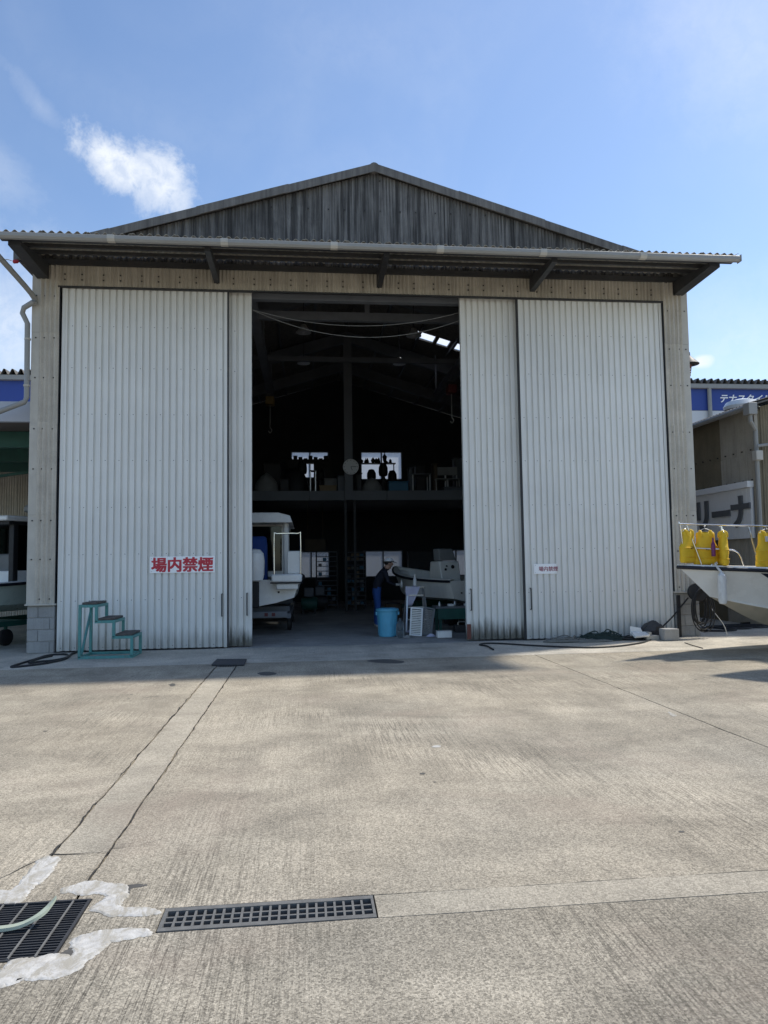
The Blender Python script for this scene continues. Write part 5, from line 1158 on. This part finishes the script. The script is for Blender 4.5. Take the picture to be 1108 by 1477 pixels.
for a_, b_, t_, y_, mt_2, lb_ in ((404, 417, 690, 10.0, 'darksteel', 'dark crate left of the outboard motors on the mezzanine'), (487, 499, 686, 9.8, 'frame', 'dark carton just left of the clock column'), (514, 522, 682, 9.8, 'darksteel', 'narrow dark case just right of the clock column'),
        (590, 595, 674, 10.2, 'frame', 'tall dark locker between blue crate and metal table'), (600, 613, 671, 11.2, 'darksteel', 'dark box behind the metal table'), (625, 631, 668, 10.3, 'board', 'upright brown case left of the metal chairs'), (641, 667, 702, 9.75, 'frame', 'long low dark case in front of the metal chairs'), (468, 486, 690, 10.6, 'cover', 'grey carton behind the flat tan carton'), (380, 404, 668, 12.0, 'darksteel', 'large dark cabinet behind the grey tarpaulin bundle'), (655, 668, 660, 12.0, 'frame', 'large dark cabinet behind the metal chairs')):
    mez_box('storage_case', lb_, 'case', a_, b_, t_, y_, .4, mt_2)
def table(label, px0, px1, py0, y, d=.6, mat='alum'):
    a, b, zt3 = on_mezz(px0, px1, py0, y); o = thing('folding_table', label, 'table', ((a+b)/2, y+d/2, MZ)); MB().box(a, b, y, y+d, zt3-.03, zt3).build('top', 'shedlight', o, bevel=.005)
    for x in (a+.04, b-.04):
        for yy in (y+.04, y+d-.04): MB().bar((x, yy, MZ), (x, yy, zt3-.031), .03, .03).build('leg', mat, o)
table('metal table on the right end of the mezzanine', 594, 622, 683, 9.9); table('narrow metal stand on the mezzanine left of the carton', 446, 457, 678, 9.9, .3)
for px, lb in ((638, 'left metal chair at the right end of the mezzanine'), (654, 'right metal chair at the right end of the mezzanine')):
    x = PX(px, 690, 1, 10.0).x; o = thing('metal_chair', lb, 'chair', (x, 10.2, MZ))
    for dx in (-.2, .2):
        MB().bar((x+dx, 10.0, MZ), (x+dx, 10.05, MZ+.44), .025, .025).build('leg', 'alum', o); MB().bar((x+dx, 10.42, MZ), (x+dx, 10.4, MZ+.9), .025, .025).build('leg', 'alum', o)
    MB().box(x-.21, x+.21, 10.0, 10.42, MZ+.44, MZ+.48).build('seat', 'cover', o, bevel=.01); MB().box(x-.21, x+.21, 10.37, 10.39, MZ+.62, MZ+.9).build('backrest', 'cover', o, bevel=.01)
box_thing('storage_cabinet', 'dark cabinet at the back wall under the mezzanine', 'cabinet', 590, 795, 640, 868, 12.5, .5, 'darksteel')
a = PX(440, 778, 1, 12.0); b = PX(470, 795, 1, 12.0); one('hung_board', MB().box(a.x, b.x, 12.0, 12.03, b.z, a.z).bar((a.x+.1, 12.015, a.z), (a.x+.1, 12.015, 3.62), .02, .02).bar((b.x-.1, 12.015, a.z), (b.x-.1, 12.015, 3.62), .02, .02), 'board', 'brown board hanging below the mezzanine over the left window', 'board', (a.x, 12, b.z))
for i, (px, lb) in enumerate(((446, 'dark machine on the floor behind the cabin boat'), (462, 'small compressor beside the dark machine'))):
    p = GX(px, 886-3*i); o = thing('workshop_machine', lb, 'machine', p); MB().lathe(p+V((-.25, .3, .3)), [(.05, 0), (.18, .03), (.2, .1), (.2, .42), (.18, .5), (.05, .53)], 16, axis=(1, 0, 0)).build('tank', 'darksteel' if i else 'green', o); MB().box(p.x-.15, p.x+.15, p.y+.15, p.y+.45, .505, .78).build('motor', 'frame', o, bevel=.03)
    for dx in (-.18, .18): MB().box(p.x+dx-.03, p.x+dx+.03, p.y+.2, p.y+.4, 0, .16).build('foot', 'darksteel', o)
# bucket, bottle, ladder, panels and litter near the door
p = GX(561, 919); B0 = V((p.x, p.y+.22, 0))
bk_ = thing('lidded_bucket', 'sky blue plastic bucket with lid just inside the door', 'bucket', B0)
prof = [(.175, .0), (.18, .012)]+[(.18+.03*t/6, .02+.49*t/6) for t in range(7)]
MB().lathe(B0, prof, 30).build('body', 'bluebin', bk_)
MB().lathe(B0+V((0, 0, .51)), [(.21, 0), (.232, .003), (.238, .02), (.236, .045), (.215, .055), (.19, .05), (.17, .065), (.05, .07), (.0, .07)], 30).build('lid', 'bluebin', bk_)
for sg in (-1, 1): MB().box(B0.x+sg*.225-.02, B0.x+sg*.225+.02, B0.y-.05, B0.y+.05, .43, .50).build('handle', 'bluebin', bk_, bevel=.008)
for k in range(10): a = k*math.tau/10; MB().bar(B0+V((.184*math.cos(a), .184*math.sin(a), .03)), B0+V((.207*math.cos(a), .207*math.sin(a), .49)), .012, .008, up=(math.cos(a), math.sin(a), 0)).build('rib', 'bluebin', bk_)
p = GX(579, 920); one('plastic_bottle', MB().lathe((p.x, p.y+.15, 0), [(.075, 0), (.085, .02), (.085, .12), (.08, .13), (.085, .15), (.085, .24), (.05, .31), (.025, .34), (.025, .38)], 18), 'bottle', 'large clear plastic bottle standing beside the blue bucket', 'bottle', p)
LD = V((2.40, 2.55, 0)); ld = thing('step_ladder', 'small aluminium step ladder with a cloth over its top', 'step ladder', LD); zt2 = .94
for sg in (-1, 1):
    MB().bar(LD+V((sg*.25, -.3, 0)), LD+V((sg*.17, -.03, zt2)), .035, .05).build('front_leg', 'alum', ld); MB().bar(LD+V((sg*.25, .35, 0)), LD+V((sg*.17, .06, zt2)), .03, .03).build('rear_leg', 'alum', ld)
for k in (1, 2, 3): t = k/3.6; MB().box(LD.x-.25+.08*t+.02, LD.x+.25-.08*t-.02, LD.y-.36+.27*t, LD.y-.27+.27*t, zt2*t-.012, zt2*t+.012).build('step', 'alum', ld)
MB().box(LD.x-.2, LD.x+.2, LD.y-.08, LD.y+.12, zt2+.003, zt2+.03).build('top_step', 'alum', ld, bevel=.005)
clo = MB(); rows_ = []
for i in range(9):
    u_ = -.22+.37*i/8; col_ = []
    for j in range(11):
        s_ = j/10*.62; fold = .02*math.sin(i*1.3+j*.4)
        ln_ = .62 if i < 4 else .62-.1*(i-3)
        s_ = j/10*ln_
        if s_ < .2: q_ = V((u_, .12-s_, zt2+.034+.004*math.sin(i*1.7)))
        else: q_ = V((u_+.015*math.sin(j), -.085-.012-.03*(s_-.2)+fold*.6, zt2+.034-(s_-.2)))
        col_.append(LD+q_)
    rows_.append(col_)
clo.grid(rows_); co = one('draped_cloth', clo, 'clothw', 'lilac white cloth draped over the step ladder', 'cloth', LD+V((0, 0, zt2)), angle=80)
sm = co.modifiers.new('thick', 'SOLIDIFY'); sm.thickness = .004
one('spray_bottle', MB().lathe(LD+V((.0, .02, zt2+.045)), [(.04, 0), (.042, .02), (.042, .13), (.02, .18), (.015, .22), (.022, .23), (.022, .26)], 14), 'fender', 'pale spray bottle standing on the step ladder cloth', 'bottle', LD+V((0, .02, zt2+.045)))
# two leaning panels
p = GX(608, 917); PL = V((p.x, p.y, 0))
for k, (dx, w_, lean, lb) in enumerate(((-.12, .26, .10, 'white louvred panel leaning left of the other panel'), (.10, .24, .20, 'grey louvred panel leaning right of the white panel'))):
    o = thing('louvred_panel', lb, 'panel', PL+V((dx, 0, 0)), None); Mx = Matrix.Translation(PL+V((dx, .05*k, .003))) @ Matrix.Rotation(lean, 4, 'Y') @ Matrix.Rotation(-.22, 4, 'X')
    fr = MB().box(-w_/2, -w_/2+.03, 0, .03, 0, .58).box(w_/2-.03, w_/2, 0, .03, 0, .58).box(-w_/2+.03, w_/2-.03, 0, .03, 0, .03).box(-w_/2+.03, w_/2-.03, 0, .03, .55, .58); xf(fr, Mx).build('frame', 'white' if k == 0 else 'shedlight', o)
    for i in range(14): xf(MB().box(-w_/2+.03, w_/2-.03, .006, .022, .04+i*.036, .064+i*.036), Mx).build('louvre', 'cream' if k == 0 else 'cover', o)
wb2 = GX(643, 920); bx = thing('white_box', 'small white box on the floor by the right door', 'box', wb2); MB().box(wb2.x-.16, wb2.x+.13, wb2.y, wb2.y+.2, 0, .12).build('body', 'white', bx, bevel=.008); MB().box(wb2.x-.163, wb2.x+.133, wb2.y-.003, wb2.y+.203, .121, .135).build('lid', 'white', bx, bevel=.003)
for px, py, mat, lb in ((622, 918, 'clothw', 'crumpled white rag in front of the leaning panels'), (592, 912, 'clothw', 'pale crumpled rag between ladder and panels'), (588, 920, 'cover', 'small grey rag beside the clear bottle')):
    p = GX(px, py); mb = MB(); R3 = [[p+V(((.11-.028*i)*math.cos(a)*(1+.3*mnoise.noise(V((math.cos(a)*2, math.sin(a)*2, px)))), (.07-.018*i)*math.sin(a), .001+.018*i+.012*(i > 0)*mnoise.noise(V((3*math.cos(a), 3*math.sin(a), i+px))))) for a in [j*math.tau/14 for j in range(14)]] for i in range(4)]
    mb.grid(R3, close=True); mb.add(R3[-1], [tuple(range(14))]); mb.add(R3[0], [tuple(range(14))[::-1]]); one('crumpled_rag', mb, mat, lb, 'rag', p)
for px, py, lb in ((652, 900, 'wire basket of scrap under the green cart'), (668, 912, 'dark toolbox near the right door')):
    p = GX(px, py); o = thing('tool_box', lb, 'tool box', p); MB().box(p.x-.16, p.x+.16, p.y, p.y+.22, 0, .15).build('body', 'darksteel', o, bevel=.01); MB().tube(spline([p+V((-.08, .11, .15)), p+V((-.07, .11, .21)), p+V((.07, .11, .21)), p+V((.08, .11, .15))], 4), .01, 6).build('handle', 'alum', o)

# ------------------------------------------------------------------ the worker
PB = GX(545, 905); PB = V((PB.x-.02, PB.y, 0))
def skin_mesh(verts, edges, rad, root=0, sub=2):
    me = bpy.data.meshes.new('sk'); me.from_pydata(verts, edges, []); o = bpy.data.objects.new('sk', me); COL.objects.link(o)
    sk_ = o.modifiers.new('s', 'SKIN'); sk_.use_smooth_shade = True
    for i, r in enumerate(rad): d = me.skin_vertices[0].data[i]; d.radius = r if isinstance(r, tuple) else (r, r); d.use_root = (i == root)
    ss = o.modifiers.new('u', 'SUBSURF'); ss.levels = sub; ss.render_levels = sub
    bpy.context.view_layer.update(); m2 = bpy.data.meshes.new_from_object(o.evaluated_get(bpy.context.evaluated_depsgraph_get())); bpy.data.objects.remove(o); return m2
vs, es, rs = [], [], []
def J(p, r, par=None):
    vs.append(V(p)); rs.append(r); i = len(vs)-1
    if par is not None: es.append((par, i))
    return i
pel = J((0, 0, .90), (.15, .115)); sp1 = J((.02, 0, 1.04), (.145, .11), pel); sp2 = J((.09, 0, 1.18), (.15, .115), sp1); sp3 = J((.17, 0, 1.30), (.15, .11), sp2); nk = J((.23, 0, 1.365), .06, sp3)
hd0 = J((.275, 0, 1.41), .068, nk); hd1 = J((.305, 0, 1.47), .092, hd0); hd2 = J((.305, 0, 1.53), .09, hd1); nose = J((.405, 0, 1.455), .018, hd1); chin = J((.365, 0, 1.395), .035, hd0)
for sg in (-1, 1):
    hip = J((.0, sg*.10, .82), .098, pel); kn = J((.03, sg*.13, .47), .068, hip); cf = J((.0, sg*.13, .30), .06, kn); an = J((-.01, sg*.13, .09), .046, cf); hl = J((-.02, sg*.13, .045), .042, an); toe = J((.15, sg*.15, .032), .034, hl); tip = J((.21, sg*.155, .028), .026, toe)
    sh = J((.19, sg*.17, 1.30), .066, sp3); el = J((.26, sg*.22, 1.06), .046, sh); wr = J((.46, sg*.13, .98), .030, el); pm = J((.53, sg*.11, .985), (.034, .022), wr)
    J(V((.525, sg*.07, 1.01)), .012, wr); th = len(vs)-1; J((.56, sg*.05, 1.015), .010, th)
    for k in range(4):
        y0 = sg*(.085+.017*k); l = (.05, .058, .054, .042)[k]; f1 = J((.565, y0, .985), .0105, pm); f2 = J((.565+l*.7, y0, .965), .0095, f1); J((.565+l*.75, y0-sg*.004, .935), .008, f2)
body_me = skin_mesh([PB+v for v in vs], es, rs)
for k in ('shirt', 'trouser', 'skin', 'shoe', 'glove'): body_me.materials.append(MT[k])
for pg in body_me.polygons:
    q = pg.center-PB; pg.use_smooth = True
    if q.x > .44 and q.z < 1.2: i = 4
    elif q.z > 1.365 and q.x > .2: i = 2
    elif q.z < .075: i = 3
    elif q.z < .93 and q.x < .3: i = 1
    else: i = 0
    pg.material_index = i
worker = thing('person', 'person in dark shirt, blue trousers and white cap bending towards the skiff', 'person', PB)
bo = bpy.data.objects.new('body', body_me); body_me.transform(Matrix.Translation(-PB)); link(bo, worker)
HC = PB+V((.305, 0, 1.50))
def dome(c, rx, ry, rz, z0, n=20, m_=6): return [[c+V((rx*math.cos(t)*math.cos(a), ry*math.cos(t)*math.sin(a), z0+rz*math.sin(t))) for a in [j*math.tau/n for j in range(n)]] for t in [i*math.pi/2/m_*.98 for i in range(m_+1)]]
d_ = dome(HC, .112, .098, .10, .02); cp = MB(); cp.grid(d_, close=True); cp.add(d_[-1], [tuple(range(20))]); cp.add(d_[0], [tuple(range(20))[::-1]])
cp = cp.build('cap', 'signw', worker)
MB().prism([HC+V((.085, -.075, .022)), HC+V((.15, -.065, .0)), HC+V((.19, 0, -.012)), HC+V((.15, .065, .0)), HC+V((.085, .075, .022))], (0, 0, .009)).build('peak', 'shirt', cp)
MB().tube([HC+V((.113*math.cos(a), .1*math.sin(a), .03)) for a in [j*math.tau/20 for j in range(20)]], .012, 6, True).build('band', 'hair', cp)
hrn = MB(); d_ = [[HC+V((-.03+.09*math.cos(t)*math.cos(a), .096*math.cos(t)*math.sin(a), .02-.085*math.sin(t))) for a in [j*math.tau/18 for j in range(18)]] for t in [i*math.pi/12 for i in range(6)]]
hrn.grid(d_, close=True); hrn.add(d_[-1], [tuple(range(18))]); hrn.build('hair', 'hair', worker)
for sg in (-1, 1):
    MB().lathe(HC+V((.085, sg*.034, -.012)), [(.003, -.006), (.010, 0), (.003, .006)], 10, axis=(1, 0, 0)).build('eye', 'hair', worker); MB().lathe(HC+V((.0, sg*.09, -.02)), [(.01, -.008), (.026, 0), (.016, .014)], 12, axis=(-.2, sg, 0)).build('ear', 'skin', worker)
MB().box(HC.x+.085, HC.x+.092, HC.y-.022, HC.y+.022, HC.z-.082, HC.z-.076).build('mouth', 'hair', worker)
bt = PB+V((.585, -.105, .93)); one('held_bottle', MB().lathe(bt, [(.026, 0), (.028, .02), (.028, .1), (.012, .13), (.012, .17)], 12), 'fender', 'white squeeze bottle in the hands of the person', 'bottle', bt)
p = GX(566, 902); ck2 = thing('storage_drum', 'dark drum standing between the person and the ladder', 'drum', p); MB().lathe((p.x+.12, p.y+.75, 0), [(.22, 0), (.225, .02), (.22, .2), (.23, .22), (.22, .24), (.22, .45), (.225, .47), (.2, .475)], 22).build('body', 'board', ck2); MB().lathe((p.x+.12, p.y+.75, .476), [(.18, 0), (.18, .02), (.05, .03)], 18).build('lid', 'darksteel', ck2)
bpy.context.view_layer.update()
